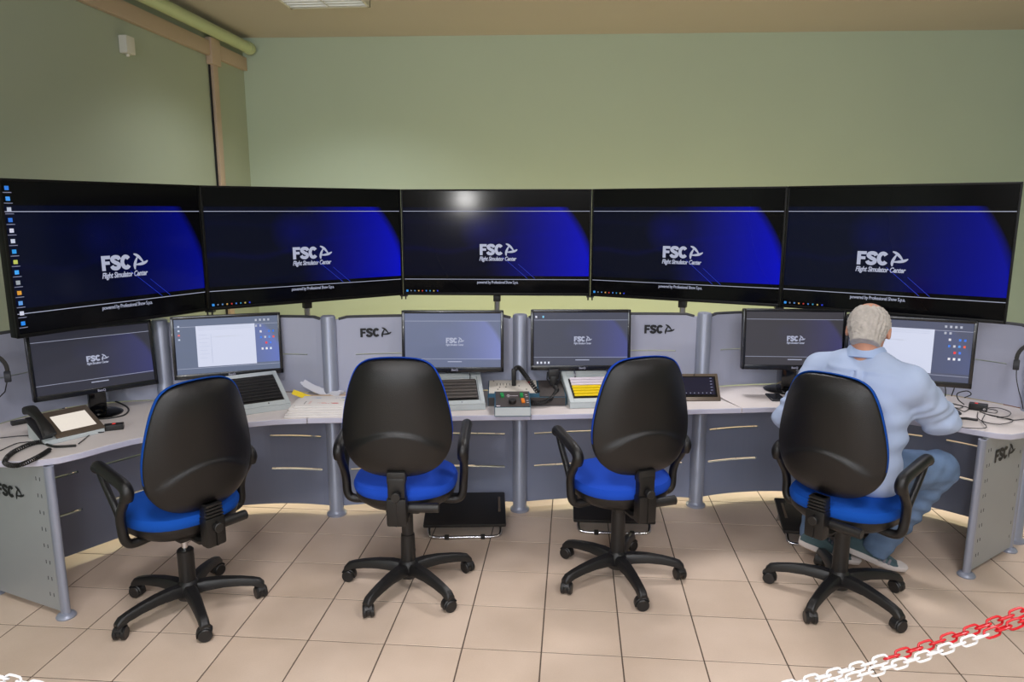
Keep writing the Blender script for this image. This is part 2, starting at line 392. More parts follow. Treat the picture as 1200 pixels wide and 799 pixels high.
# rear wall with its window opening
b = MB(); wx0, wx1, wz0, wz1 = -2.4, 1.6, 2.5, 3.22
b.box(((WX+wx0)/2, BY-.075, ROOM_H/2), (wx0-WX, .15, ROOM_H+.2)); b.box(((RX+wx1)/2, BY-.075, ROOM_H/2), (RX-wx1, .15, ROOM_H+.2))
b.box(((wx0+wx1)/2, BY-.075, wz0/2-.05), (wx1-wx0, .15, wz0+.1)); b.box(((wx0+wx1)/2, BY-.075, (ROOM_H+wz1)/2+.05), (wx1-wx0, .15, ROOM_H-wz1+.1))
struct(b, 'wall_rear', M['wall_plain'], smooth=False)
b = MB()
for z in (wz0+.03, wz1-.03): b.box(((wx0+wx1)/2, BY-.06, z), (wx1-wx0, .07, .06))
for x in (wx0+.03, (wx0*2+wx1)/3, (wx0+2*wx1)/3, wx1-.03): b.box((x, BY-.06, (wz0+wz1)/2), (.06, .07, wz1-wz0))
struct(b, 'window_1', M['white_pl'], smooth=False)
struct(MB().box(((WX+RX)/2, 2.05, ROOM_H+.05), (RX-WX+.3, 10.9, .1)), 'ceiling', M['ceil'], smooth=False)

# ceiling lights (louvred)
def fixture(x, y, lab, s=.62):
    t = thing('ceiling_light', lab, 'light', (x, y, ROOM_H))
    b = MB()
    for sx in (-1, 1): b.box((sx*s/2, 0, -.025), (.02, s+.02, .05)); b.box((0, sx*s/2, -.025), (s+.02, .02, .05))
    part(b, 'frame', M['white_pl'], t, smooth=False)
    part(MB().box((0, 0, -.004), (s-.02, s-.02, .006)), 'diffuser', M['louvre'], t, smooth=False)
    for k in range(9):
        y0 = -s/2 + (k+.5)*s/9
        part(MB().add([(-s/2+.01, y0-.012, -.05), (s/2-.01, y0-.012, -.05), (s/2-.01, y0, -.012), (-s/2+.01, y0, -.012), (s/2-.01, y0+.012, -.05), (-s/2+.01, y0+.012, -.05)], [(0, 1, 2, 3), (3, 2, 4, 5)]), 'louvre_blade', M['chrome'] if 0 else M['white_pl'], t, smooth=False)
    part(MB().box((0, 0, -.03), (.008, s-.02, .04)), 'spine', M['white_pl'], t, smooth=False)
for k, (x, y) in enumerate(FIX): fixture(x, y, ['louvred ceiling light over the left of the room, above the first chairs', 'louvred ceiling light over the right of the room, above the man', 'louvred ceiling light at the rear of the room near the window'][k])
for (x, y), l_ in zip(REARFIX, ('lit louvred fluorescent ceiling light cut off by the top edge of the photo', 'louvred ceiling light above the middle of the console', 'louvred ceiling light above the right end of the console')): fixture(x, y, l_)

# pipe under the ceiling, with clips
t = thing('ceiling_pipe', 'pale green pipe running along the left wall just below the ceiling', 'pipe', (WX+.1, 2, 3.29))
part(MB().tube([(0, -5, 0), (0, 4.9, 0)], .05, 16), 'pipe', M['pipe'], t)
part(MB().tube([(0, 4.8, 0), (0, 4.87, 0)], .058, 16), 'end_collar', M['pipe'], t)
for y in (3.0, .4, -2.2):
    part(MB().tube([(0, y, 0), (0, y+.03, 0)], .06, 16).box((-.06, y+.015, -.0), (.08, .02, .02)).box((.0, y+.015, .075), (.02, .02, .07)), 'pipe_clip', M['pipe'], t)
# cable trunking
t = thing('cable_trunking', 'beige plastic cable trunking along and down the left wall', 'trunking', (WX, 6.3, 1))
part(MB().box((.022, -4.62, 2.16), (.04, 9.1, .12), bev=.004), 'horizontal_trunk', M['trunk'], t)
part(MB().box((.022, .36, 2.16), (.04, .54, .12), bev=.004), 'horizontal_trunk', M['trunk'], t)
part(MB().box((.022, 0, .55), (.04, .085, 3.1), bev=.004), 'vertical_trunk', M['trunk'], t)
part(MB().box((.012, -.05, .55), (.012, .012, 3.1)), 'shadow_strip', M['dark'], t, label='dark strip standing in for the shade beside the upright trunk', smooth=False)  # dark strip put in as the shade beside the trunk
part(MB().box((.03, .0, 2.14), (.056, .16, .22), bev=.006), 'junction_cover', M['trunk'], t)
t = thing('wall_sensor', 'small white sensor box on the left wall under the trunking', 'sensor', (WX, 5.05, 2.93))
part(MB().box((.03, 0, 0), (.06, .1, .12), bev=.008), 'housing', M['white_pl'], t)
part(MB().cyl((.03, 0, -.065), .012, .02), 'nozzle', M['white_pl'], t)

# ------------------------------------------------------------------ the console
DZ = .74
C = [(-2.86, 3.06), (-2.28, 3.74), (-1.397, 3.952), (-.307, 4.108), (.772, 4.266), (1.68, 4.38), (2.44, 3.93)]
BOW = [.2, .10, .05, .05, .09, .12]
def bow(i, s, extra=0.):
    p, q = Vector(C[i]), Vector(C[i+1]); d = (q-p); n = Vector((-d.y, d.x)).normalized()
    return p + d*s + n*(BOW[i]*4*s*(1-s) + .02 + extra)
con = thing('control_console', 'long curved grey and white control desk with raised divider panels', 'desk', (-.3, 3.8, 0))
COLR = [.045]*7
for i, (x, y) in enumerate(C):
    b = MB(); top = 1.195
    b.lathe([(.058, 0), (.058, .012), (.046, .02), (.042, .03), (.042, top), (.036, top+.008)], 24, Matrix.Translation((x, y, 0)))
    part(b, 'support_column', M['alu'], con, world=True)
SL_U = [(.13, .42), (.60, .86)]
def slotted(i, z0, z1, slots, sl_s, name, m, th=.02, round_top=False, chord=None):
    ss = sorted(set([.012, .988] + [k/24 for k in range(2, 23)] + [q for s in sl_s for q in s]))
    zs = sorted(set([z0, z1] + [z0+(z1-z0)*k/4 for k in range(1, 4)] + [q for z in slots for q in z]))
    vs = []; idx = {}
    for a, s in enumerate(ss):
        p = bow(i, s) if chord is None else Vector(chord[0]).lerp(Vector(chord[1]), s)
        for c_, z in enumerate(zs):
            zz = z
            if round_top and c_ == len(zs)-1:
                e = min(s-.012, .988-s); zz = z - .012*max(0, 1-e/.04)**2
            idx[a, c_] = len(vs); vs.append((p.x, p.y, zz))
    fs = []
    for a in range(len(ss)-1):
        sm = (ss[a]+ss[a+1])/2
        for c_ in range(len(zs)-1):
            zm = (zs[c_]+zs[c_+1])/2
            if any(z[0] < zm < z[1] for z in slots) and any(s[0] < sm < s[1] for s in sl_s): continue
            fs.append((idx[a, c_], idx[a+1, c_], idx[a+1, c_+1], idx[a, c_+1]))
    return part(MB().add(vs, fs), name, m, con, world=True, solid=th, smooth=False)
def lettering_on(parent, cap, mtx, name='lettering', m=None):
    b = MB(); logo(b, cap, mtx); return part(b, name, m or M['logo'], parent, smooth=False, world=True)
for i in range(6):
    hp = slotted(i, DZ+.005, 1.185, [(.966, .972)], SL_U, 'divider_panel', M['panel'], round_top=True)
    b = MB(); pts = [bow(i, s) for s in [.05+.9*k/22 for k in range(23)]]
    b.tube([(p.x, p.y, 1.188-.012*max(0, 1-min(k, 22-k)/22*.9/.05)**2) for k, p in enumerate(pts)], .012, 6)
    part(b, 'top_trim', M['rubber'], hp, world=True)
    lp = slotted(i, .045, DZ-.03, [(.262, .274), (.466, .478)], [(.08, .44), (.58, .92)], 'modesty_panel', M['lowpanel'], chord=((-2.735, 2.965), (-2.275, 3.75)) if i == 0 else None)
    if i in (2, 4):   # letters on two divider panels
        pass
def face_at(i, s, z, off=-.018):
    """matrix whose XY plane lies on the front of bay panel i"""
    p = bow(i, s, off); q = bow(i, s+.02, off); r = bow(i, s-.02, off); d = (q-r).normalized()
    X = Vector((d.x, d.y, 0)); Z = Vector((d.y, -d.x, 0))
    m_ = Matrix.Identity(4); m_.col[0][:3] = X; m_.col[1][:3] = (0, 0, 1); m_.col[2][:3] = Z; m_.col[3][:3] = (p.x, p.y, z); return m_
panels = [c for c in con.children if c.name.startswith('divider_panel')]
LOGO_AT = [(2, .235, 1.097), (3, .76, 1.10)]
for i, s, z in LOGO_AT: lettering_on(panels[i], .052, face_at(i, s, z))
# desktops
F = {0: [(-2.80, 2.80), (-2.66, 2.745), (-2.46, 2.73), (-2.366, 2.732), (-2.279, 2.752), (-2.214, 2.792), (-2.165, 2.86), (-2.11, 2.97), (-2.054, 3.06), (-1.96, 3.155)],
     1: [(-1.96, 3.155), (-1.82, 3.27), (-1.667, 3.36), (-1.52, 3.425), (-1.36, 3.465)],
     2: [(-1.36, 3.465), (-1.1, 3.505), (-.8, 3.55), (-.489, 3.595), (-.214, 3.628)],
     3: [(-.214, 3.628), (.135, 3.685), (.5, 3.775), (.7, 3.82), (.919, 3.857)],
     4: [(.919, 3.857), (1.06, 3.885), (1.2, 3.885), (1.36, 3.86), (1.52, 3.815)],
     5: [(1.52, 3.815), (1.7, 3.73), (1.9, 3.612), (1.985, 3.54), (2.04, 3.505), (2.10, 3.492), (2.18, 3.53), (2.30, 3.62), (2.40, 3.74)]}
for i in range(6):
    back = [tuple(bow(i, s, -.0095)) for s in (.98, .9, .8, .65, .5, .35, .2, .1, .02)]
    front = list(F[i])
    g = .0024
    def inset(p, q, k):  # keep a hairline joint between neighbouring tops
        d = Vector((q[0]-p[0], q[1]-p[1])); d.normalize(); return (p[0]+d.x*k, p[1]+d.y*k)
    front[0] = inset(front[0], front[1], g); front[-1] = inset(front[-1], front[-2], g)
    out = front + back
    dt = part(MB().prism(out, DZ-.028, DZ), 'desktop', M['desk'], con, world=True, ang=25, bevel=.0015)
    b = MB()
    vs = []
    for k, p in enumerate(front):
        q = front[min(k+1, len(front)-1)]; r = front[max(k-1, 0)]; d = Vector((q[0]-r[0], q[1]-r[1])).normalized(); n = Vector((d.y, -d.x))
        vs += [(p[0]+n.x*.0005, p[1]+n.y*.0005, DZ-.0285), (p[0]+n.x*.003, p[1]+n.y*.003, DZ-.026), (p[0]+n.x*.003, p[1]+n.y*.003, DZ-.003), (p[0]+n.x*.0005, p[1]+n.y*.0005, DZ-.0005)]
    fs = [(4*k+j, 4*k+4+j, 4*k+5+j, 4*k+1+j) for k in range(len(front)-1) for j in range(3)]
    part(b.add(vs, fs), 'edge_band', M['edge'], dt, world=True)
# end panels on oval posts
def endpanel(p, q, zt, flip):
    P, Q = Vector(p), Vector(q); d = (Q-P).normalized(); n = Vector((-d.y, d.x))
    e = part(MB().prism([tuple(P+n*.012), tuple(Q+n*.012), tuple(Q-n*.012), tuple(P-n*.012)], .03, zt), 'end_panel', M['endpanel'], con, world=True, smooth=False)
    for k, c in enumerate((P, Q)):
        b = MB(); T = Matrix.Translation((c.x, c.y, 0)) @ Matrix.Rotation(atan2(d.y, d.x), 4, 'Z')
        prof = [(.024*cos(a), .018*sin(a)) for a in [2*pi*j/18 for j in range(18)]]
        b.prism(prof, .02, zt, T); part(b, 'post', M['alu'], e, world=True)
        b = MB().lathe([(.04, 0), (.042, .006), (.036, .016), (.02, .024)], 20, Matrix.Translation((c.x, c.y, 0)))
        part(b, 'foot_disc', M['alu'], e, world=True)
    # pairs of fixing slots
    b = MB(); X = Vector((d.x, d.y, 0)) * (1 if not flip else -1); Z = Vector((n.x, n.y, 0))
    nn = -n if (n.dot(Vector((0, -1))) < 0 or False) else n
    if nn.dot(-P) < 0: nn = -nn
    for k in range(8):
        for u in (.05, .075):
            for end in (0, 1):
                c = (P + d*u) if end == 0 else (Q - d*(u+.0))
                if end and u > .06: continue
                c = c + nn*.0125; T = Matrix.Translation((c.x, c.y, .1 + k*.078)) @ Matrix.Rotation(atan2(d.y, d.x), 4, 'Z')
                b.box((0, 0, 0), (.003, .001, .017), T)
    part(b, 'fixing_slots', M['dark'], e, world=True, smooth=False)
    return e, P, Q, d, nn
e, P, Q, d, nn = endpanel((-2.247, 2.765), (-2.72, 2.93), DZ-.03, False)
def plane_mtx(c, X, Z):
    m_ = Matrix.Identity(4); m_.col[0][:3] = X; m_.col[1][:3] = (0, 0, 1); m_.col[2][:3] = Z; m_.col[3][:3] = c; return m_
c = P + d*.27 + nn*.0145
lettering_on(e, .056, plane_mtx((c.x, c.y, .555), (-d.x, -d.y, 0), (nn.x, nn.y, 0)))
e, P, Q, d, nn = endpanel((1.975, 3.497), (2.345, 3.80), DZ-.03, True)
c = P + d*.235 + nn*.0145
lettering_on(e, .066, plane_mtx((c.x, c.y, .60), (d.x, d.y, 0), (nn.x, nn.y, 0)))

# ------------------------------------------------------------------ five big displays
TVX = [(-2.49, 2.972), (-2.096, 3.937), (-1.16, 4.80), (.112, 4.85), (1.233, 4.386), (2.187, 3.795)]
TVL = ['leftmost wide black display with a column of desktop icons down its left edge',
       'second wide black display from the left, angled toward the middle',
       'centre wide black display with a bright lamp reflection at its top',
       'fourth wide black display, right of the centre one',
       'rightmost wide black display, above the seated man']
def quadplane(x0, x1, z0, z1, y):
    return [(x0, y, z0), (x1, y, z0), (x1, y, z1), (x0, y, z1)]
ICC = [(40, 120, 220), (60, 150, 240), (180, 190, 210), (40, 110, 210), (200, 205, 225), (190, 200, 220), (40, 150, 230), (180, 190, 90), (60, 160, 240), (150, 160, 170), (210, 150, 50), (90, 150, 220), (200, 205, 225), (30, 130, 230)]
def ruled(screen, W, z0, H_, band, y, wd=.0032):
    for k, v in enumerate(band):
        part(MB().add(quadplane(-W/2, W/2, z0+v*H_-wd/2, z0+v*H_+wd/2, y), [(0, 1, 2, 3)]), 'ruled_line', M['text'], screen, smooth=False)
def screen_logo(screen, cx, cz, cap, y, powered=None, pz=0, m='text'):
    T = Matrix.Translation((cx, y, cz)) @ FACE
    b = MB(); logo(b, cap, T)
    vs, fs = text_mesh('Flight Simulator Center', cap*.52, cap*.016, .25, space=.95); b.add([(v.x*.72, v.y - cap*.84, 0) for v in vs], fs, T)
    part(b, 'lettering', M[m], screen, smooth=False)
    if powered:
        vs, fs = text_mesh('powered by Professional Show S.p.a.', cap*.36, cap*.003, 0, space=.9)
        part(MB().add([(v.x*.8, v.y, 0) for v in vs], fs, Matrix.Translation((cx, y, pz)) @ FACE), 'caption', M['text'], screen, smooth=False)
for k in range(5):
    a, b_ = Vector(TVX[k]), Vector(TVX[k+1]); mid = (a+b_)/2; dd = b_-a; W = dd.length - .003; yaw = atan2(dd.y, dd.x)
    t = thing('wide_display', TVL[k], 'display', (mid.x, mid.y, 0), yaw, 'five wide displays in an arc above the console')
    z0, z1 = 1.226, 1.933; H_ = z1-z0
    hs = part(MB().box((0, .03, (z0+z1)/2), (W, .05, H_), bev=.006).box((0, .068, (z0+z1)/2-.05), (W*.7, .04, H_*.6), bev=.01), 'housing', M['tvframe'], t)
    bz = .011
    b = MB()
    b.box((0, .002, z1-bz/2), (W, .012, bz), bev=.002).box((0, .002, z0+bz*.8), (W, .012, bz*1.6), bev=.002)
    for s in (-1, 1): b.box((s*(W/2-bz/2), .002, (z0+z1)/2), (bz, .012, H_), bev=.002)
    part(b, 'bezel', M['tvframe'], t)
    sw = W-2*bz; sz0 = z0+bz*1.6; sh = z1-bz-sz0
    sc = part(MB().add(quadplane(-sw/2, sw/2, sz0, sz0+sh, .0035), [(0, 1, 2, 3)]), 'screen', M[['tvl', 'tv', 'tv', 'tv', 'tvr'][k]], t, smooth=False)
    band = (.135, .805)
    ruled(sc, sw, sz0, sh, band, .0025)
    lx = [.03, .0, .01, -.0, -.04][k]
    screen_logo(sc, lx, sz0+sh*.43, .074, .0025, True, sz0+sh*.105)
    if k in (0,):
        b = MB()
        for j, c_ in enumerate(ICC):
            x = -sw/2 + .022 + (0 if j < 6 else .0); z = sz0+sh*(.955-.068*j)
            b.add(quadplane(x-.009, x+.009, z-.009, z+.009, .0024), [(0, 1, 2, 3)], None, c_)
            b.add(quadplane(x-.018, x+.018, z-.021, z-.0175, .0024), [(0, 1, 2, 3)], None, (120, 125, 150))
        part(b, 'desktop_icons', M['icons'], sc, smooth=False)
    if k > 0:
        b = MB()
        for j in range(9):
            x = -sw/2 + .016 + j*.026; r = .007 if j == 0 else .004
            b.add(quadplane(x-r, x+r, sz0+.012-r, sz0+.012+r, .0024), [(0, 1, 2, 3)], None, [(50, 150, 240), (120, 130, 150), (90, 140, 200), (220, 170, 90), (200, 60, 50), (70, 130, 220), (60, 150, 190), (210, 190, 110), (40, 60, 220)][j])
        part(b, 'taskbar_icons', M['icons'], sc, smooth=False)
    # faint streaks under the lettering
    b = MB()
    for u in (0, .09):
        x0_, z0_ = lx+.03+u*1.2, sz0+sh*(.36-u*.8); x1_, z1_ = lx+.20+u*.55, sz0+sh*.145
        b.add([(x0_, .0024, z0_), (x0_+.003, .0024, z0_), (x1_+.004, .0024, z1_), (x1_, .0024, z1_)], [(0, 1, 2, 3)], None, (18, 50, 190))
    part(b, 'streaks', M['icons'], sc, smooth=False)
    # stand: pole behind, clamp and floor plate; outer ones reach back over the console
    off = [.62, .12, .09, .09, .62][k]
    b = MB().tube([(0, off, .02), (0, off, 1.6)], .02, 12)
    if k in (0, 4): b.tube([(0, off, 1.45), (0, .08, 1.45)], .018, 10)
    else: b.box((0, off/2+.04, 1.45), (.16, off, .2))
    part(b, 'stand_pole', M['chrome'], t)
    part(MB().box((0, off, 1.2), (.05, .05, .05), bev=.006), 'clamp', M['black'], t)
    part(MB().cyl((0, off, .012), .17, .024), 'floor_plate', M['black'], t)
# little joint brackets under the meeting edges
for k in (1, 2, 3, 4):
    x, y = TVX[k]; 
    solo(MB().box((x, y+.02, 1.221), (.05, .03, .012)).cyl((x-.014, y+.012, 1.206), .005, .02).cyl((x+.014, y+.012, 1.206), .005, .02), 'joint_bracket', M['black'], 'small black bracket joining the lower corners of ' + ['the first and second', 'the second and centre', 'the centre and fourth', 'the fourth and fifth'][k-1] + ' displays', 'bracket', 'brackets between displays')

# ------------------------------------------------------------------ six desk monitors
def monitor(name, x, y, z, yaw, tilt, label, scr, w=.565, h=.34, stand=True, mode=0, gloss='bezel', letters=True, light_edge=0):
    t = thing('desk_monitor', label, 'monitor', (x, y, DZ), yaw, 'monitors standing along the console')
    T = Matrix.Translation((0, 0, z-DZ)) @ Matrix.Rotation(-tilt, 4, 'X')
    part(MB().box((0, .028, h/2), (w, .04, h), T, bev=.008), 'housing', M['black'], t)
    bz = .017; bb = .028; b = MB()
    b.box((0, .004, h-bz/2), (w, .014, bz), T, bev=.003).box((0, .004, bb/2), (w, .014, bb), T, bev=.003)
    for s in (-1, 1): b.box((s*(w/2-bz/2), .004, h/2), (bz, .014, h), T, bev=.003)
    part(b, 'bezel', M[gloss], t)
    sw = w-2*bz; sh = h-bz-bb; q = quadplane(-sw/2, sw/2, 0, sh, 0)
    # screen keeps its own upright frame so that its picture maps to 0..1
    o = part(MB().add(q, [(0, 1, 2, 3)]), 'screen', scr, t, smooth=False)
    o.location = T @ Vector((0, .0042, bb)); o.rotation_euler = (-tilt, 0, 0)
    y_ = -.0008
    ruled(o, sw, 0, sh, (.155, .86) if mode == 0 else (.1, .86), y_, .002)
    if mode == 0:
        screen_logo(o, .01, sh*.5, .03, y_)
        part(MB().add(quadplane(-.03, .05, sh*.095, sh*.11, y_), [(0, 1, 2, 3)]), 'caption', M['text'], o, smooth=False)
        if scr is M['m4']:
            b = MB()
            for u, v in ((-.475, .92), (-.40, .92), (-.46, .05), (-.42, .05), (-.38, .05), (-.34, .05)): b.add(quadplane(sw*u-.005, sw*u+.005, sh*v-.006, sh*v+.006, y_), [(0, 1, 2, 3)], None, (215, 220, 235) if u != -.40 else (120, 190, 220))
            part(b, 'desktop_icons', M['icons'], o, smooth=False)
    else:
        b = MB(); x0 = -sw*.30 if mode == 1 else -sw*.42; x1 = sw*.27 if mode == 1 else sw*.20
        part(b.add(quadplane(x0, x1, sh*.12, sh*.87, y_*1.2), [(0, 1, 2, 3)]), 'document_window', M['white_em'], o, smooth=False)
        b = MB(); g = (168, 176, 200)
        for j in range(3): b.add(quadplane(x0+.01, x1-.02, sh*(.855-.03*j), sh*(.859-.03*j), y_*1.6), [(0, 1, 2, 3)], None, g)
        b.add(quadplane(x0+.075, x0+.077, sh*.18, sh*.72, y_*1.6), [(0, 1, 2, 3)], None, g)
        for j in range(7): b.add(quadplane(x0+.012, x0+.055+.01*(j % 2), sh*(.70-.07*j), sh*(.705-.07*j), y_*1.6), [(0, 1, 2, 3)], None, g)
        b.add(quadplane(x0+.09, x0+.22, sh*.655, sh*.665, y_*1.6), [(0, 1, 2, 3)], None, (190, 196, 212))
        part(b, 'document_rules', M['icons'], o, smooth=False)
        b = MB(); cs = [(170, 175, 190)]*4 + [(170, 175, 190)]*2 + [(210, 210, 220), (60, 120, 220), (50, 110, 220), (60, 120, 220), (190, 190, 200), (80, 150, 230), (225, 90, 60), (230, 60, 60), (70, 120, 230), (220, 220, 230), (235, 235, 240), (200, 215, 235)]
        pos = [(0, 0), (1, 0), (2, 0), (3, 0), (0, 1), (1, 1), (1, 2), (3, 2), (4, 2), (1, 3), (2, 3), (3, 3), (4, 3), (2.2, 4), (3.2, 4), (1.2, 5), (2.2, 5), (3.2, 5)]
        for (u, v), c_ in zip(pos, cs):
            xx = sw*.285+u*.0225; zz = sh*.93 - v*.033
            if xx > sw/2-.008: xx = sw/2-.012
            b.add(quadplane(xx-.0052, xx+.0052, zz-.006, zz+.006, y_*1.6), [(0, 1, 2, 3)], None, c_)
        if mode == 1:
            for j in range(4): b.add(quadplane(-sw*.47, -sw*.45, sh*(.86-.08*j), sh*(.89-.08*j), y_*1.6), [(0, 1, 2, 3)], None, (180, 190, 210) if j != 2 else (220, 110, 110))
        part(b, 'desktop_icons', M['icons'], o, smooth=False)
    vs, fs = text_mesh('BenQ', .016, .0006)
    part(MB().add(vs, fs, T @ Matrix.Translation((0.01, -.0038, bb*.45)) @ FACE), 'maker_lettering', M['textdim'], t, smooth=False)
    # stand
    zb = z-DZ
    so_ = .135 if scr is M['m5'] else .07
    part(MB().box((0, (so_+.08)/2, (zb+.1)/2+.005), (.085, .035+so_-.07, zb+.1), bev=.01), 'stand_neck', M['gloss'], t)
    part(MB().lathe([(.115, 0), (.117, .006), (.1, .014), (.03, .02)], 28, Matrix.Translation((0, so_, 0))), 'stand_base', M['gloss'], t)
    return t
MON = [('m1', -2.43, 3.40, .868, .84, .12, 'leftmost dark monitor behind the desk phone, angled toward the middle', 0),
       ('m2', -1.925, 3.80, .872, .436, .08, 'monitor showing a white document window at the left, behind the first chair', 1),
       ('m3', -.675, 3.93, .892, .087, .08, 'pale blue-grey monitor left of the middle column, behind the second chair', 0),
       ('m4', .047, 4.07, .886, .093, .09, 'grey monitor right of the middle column, behind the radio unit', 0),
       ('m5', 1.262, 4.15, .893, .02, .09, 'dark monitor with glossy bezel at the left shoulder of the man', 0),
       ('m6', 1.74, 3.83, .90, -.33, .04, 'monitor with white document window partly hidden by the head of the man', 2)]
for n, x, y, z, yaw, tl, lab, mode in MON:
    t = monitor(n, x, y, z, yaw, tl, lab, M[n], mode=mode, w=.6 if n == 'm6' else .575, h=.35)

# ------------------------------------------------------------------ helpers for desk gear
def loopcable(pts, r=.0022, n=60, T=None, seg=6):
    """Catmull-Rom through pts"""
    P = [Vector(p) for p in pts]; P = [P[0]*2-P[1]] + P + [P[-1]*2-P[-2]]; out = []
    k = max(3, n//(len(P)-3))
    for i in range(1, len(P)-2):
        for j in range(k):
            t = j/k; a, b, c, d = P[i-1], P[i], P[i+1], P[i+2]
            out.append(.5*((2*b)+(c-a)*t+(2*a-5*b+4*c-d)*t*t+(3*b-a-3*c+d)*t**3))
    out.append(P[-2]); return MB().tube(out, r, seg, T)
def coil(pts, R_=.008, r=.0026, turns=40, seg=5):
    P = [Vector(p) for p in pts]; P = [P[0]*2-P[1]] + P + [P[-1]*2-P[-2]]; path = []
    for i in range(1, len(P)-2):
        for j in range(20):
            t = j/20; a, b, c, d = P[i-1], P[i], P[i+1], P[i+2]
            path.append(.5*((2*b)+(c-a)*t+(2*a-5*b+4*c-d)*t*t+(3*b-a-3*c+d)*t**3))
    path.append(P[-2]); out = []; n = turns*8
    for i in range(n+1):
        u = i/n*(len(path)-1); k = min(int(u), len(path)-2); f = u-k; p = path[k].lerp(path[k+1], f); t = (path[k+1]-path[k]).normalized()
        a = t.cross(Vector((0, 0, 1)))
        if a.length < .05: a = t.cross(Vector((0, 1, 0)))
        a.normalize(); b = t.cross(a); th = 2*pi*i/8
        out.append(p + (a*cos(th)+b*sin(th))*R_)
    return MB().tube(out, r, seg)
def onz(px, py, z=DZ):
    """the point of the plane at height z that the photograph shows at (px, py)"""
    x = (px-600)/840.4; y = (399.5-py)/840.4; v = Vector((x, cos(.18)+sin(.18)*y, -sin(.18)+cos(.18)*y))
    d = Vector((cos(.086)*v.x - sin(.086)*v.y, sin(.086)*v.x + cos(.086)*v.y, v.z)); t = (z-CAM_H)/d.z
    return Vector((d.x*t, d.y*t, z))

# flight-strip trays: sloped boxes with rows of strips
def tray(x, y, yaw, w, dpt, label, zf=.028, zb=.15, handles=False):
    t = thing('strip_tray', label, 'tray', (x, y, DZ), yaw, 'sloped grey strip trays on the desk')
    sl = atan2(zb-zf, dpt)
    b = MB(); x0 = w/2
    b.add([(-x0, 0, 0), (x0, 0, 0), (x0, dpt, 0), (-x0, dpt, 0), (-x0, 0, zf), (x0, 0, zf), (x0, dpt, zb), (-x0, dpt, zb)],
          [(0, 3, 2, 1), (0, 1, 5, 4), (1, 2, 6, 5), (2, 3, 7, 6), (3, 0, 4, 7), (4, 5, 6, 7)])
    part(b, 'case', M['box'], t, smooth=False, bevel=.003)
    T = Matrix.Translation((0, 0, zf)) @ Matrix.Rotation(sl, 4, 'X'); L = hypot(dpt, zb-zf)
    b = MB()   # raised rim
    for s in (-1, 1): b.box((s*(x0-.013), L/2, .004), (.024, L-.004, .008), T)
    b.box((0, .02, .004), (w-.05, .036, .008), T).box((0, L-.025, .004), (w-.05, .046, .008), T)
    part(b, 'rim', M['box'], t, smooth=False, bevel=.002)
    part(MB().cyl((.03, .018, .01), .004, .004, T=T), 'latch', M['chrome'], t)
    if handles:
        for s in (-1, 1): part(MB().tube([tuple(Vector((s*w*.29, L-.075, .005))), (s*w*.29, L-.075, .03), (s*w*.29, L-.035, .03), (s*w*.29, L-.035, .005)], .0035, 8, T), 'handle', M['chrome'], t)
    return t, T, L
def strips(t, T, L, w, n, mats, lab, grp, y0, y1, nm='strip_holder'):
    Mt = Matrix.Translation(t.location) @ t.rotation_euler.to_matrix().to_4x4() @ T
    for k in range(n):
        yy = y0 + (y1-y0)*(k+.5)/n; hh = (y1-y0)/n
        e = Mt @ Vector((0, yy, .0045)); r = Mt.to_euler()
        if k == 0: part(MB().box((0, (y0+y1)/2, .002), (w+.012, y1-y0+.01, .005), T), 'gap_shade_plate', M['stripdark'], t, smooth=False)  # dark plate added under the strips for the shade in their gaps
        o = thing(nm, lab(k), 'strip', e, (r.x, r.y, r.z), grp)
        Tk = Matrix.Rotation(R(-14), 4, 'X')
        part(MB().box((0, 0, .008), (w, hh*.52, .006), Tk, bev=.0015), 'base', M[mats(k)], o)
        part(MB().box((0, hh*.23, .012), (w, hh*.08, .008), Tk), 'lip', M[mats(k)], o, smooth=False)
ORD = ['first', 'second', 'third', 'fourth', 'fifth', 'sixth', 'seventh', 'eighth', 'ninth']
def frontedge(l, r, w=None, keep='l'):
    a, c = onz(l[0], l[1], DZ+.028), onz(r[0], r[1], DZ+.028); d = c-a; yw = atan2(d.y, d.x); W0 = d.length
    if w and keep == 'l': c = a + d.normalized()*w
    if w and keep == 'r': a = c - d.normalized()*w
    m_ = (a+c)/2; return m_.x, m_.y, yw, (w or W0)
x_, y_, yw, w_ = frontedge((276, 482), (341, 473)); TW = w_
t, T, L = tray(x_, y_, yw, w_, .30, 'grey strip tray filled with black strips, right of the first chair', zb=.15)
strips(t, T, L, TW-.06, 8, lambda k: 'stripdark', lambda k: 'black strip holder, %s from the front in the tray beside the first chair' % ORD[k], 'black strips in the left tray', .045, L-.05)
x_, y_, yw, w_ = frontedge((500, 476.5), (569, 474), .31, 'r')
t, T, L = tray(x_, y_, yw, w_, .30, 'grey strip tray with six brown-grey strips, right of the second chair', zb=.135, handles=True)
strips(t, T, L, .235, 6, lambda k: 'stripgrey', lambda k: 'grey-brown strip holder, %s from the front in the tray beside the second chair' % ORD[k], 'grey strips in the middle tray', .045, L-.085)
x_, y_, yw, w_ = frontedge((668, 473), (740, 471), .33, 'l')
t, T, L = tray(x_, y_, yw, w_, .30, 'grey strip tray with white and yellow strips, behind the third chair', zb=.135, handles=True)
strips(t, T, L, .26, 7, lambda k: 'yellow' if k < 4 else 'stripwhite', lambda k: ('yellow strip holder, %s from the front in the tray behind the third chair' % ORD[k]) if k < 4 else ('white strip holder, %s from the back in the tray behind the third chair' % ORD[6-k]), 'yellow and white strips in the right tray', .045, L-.085)

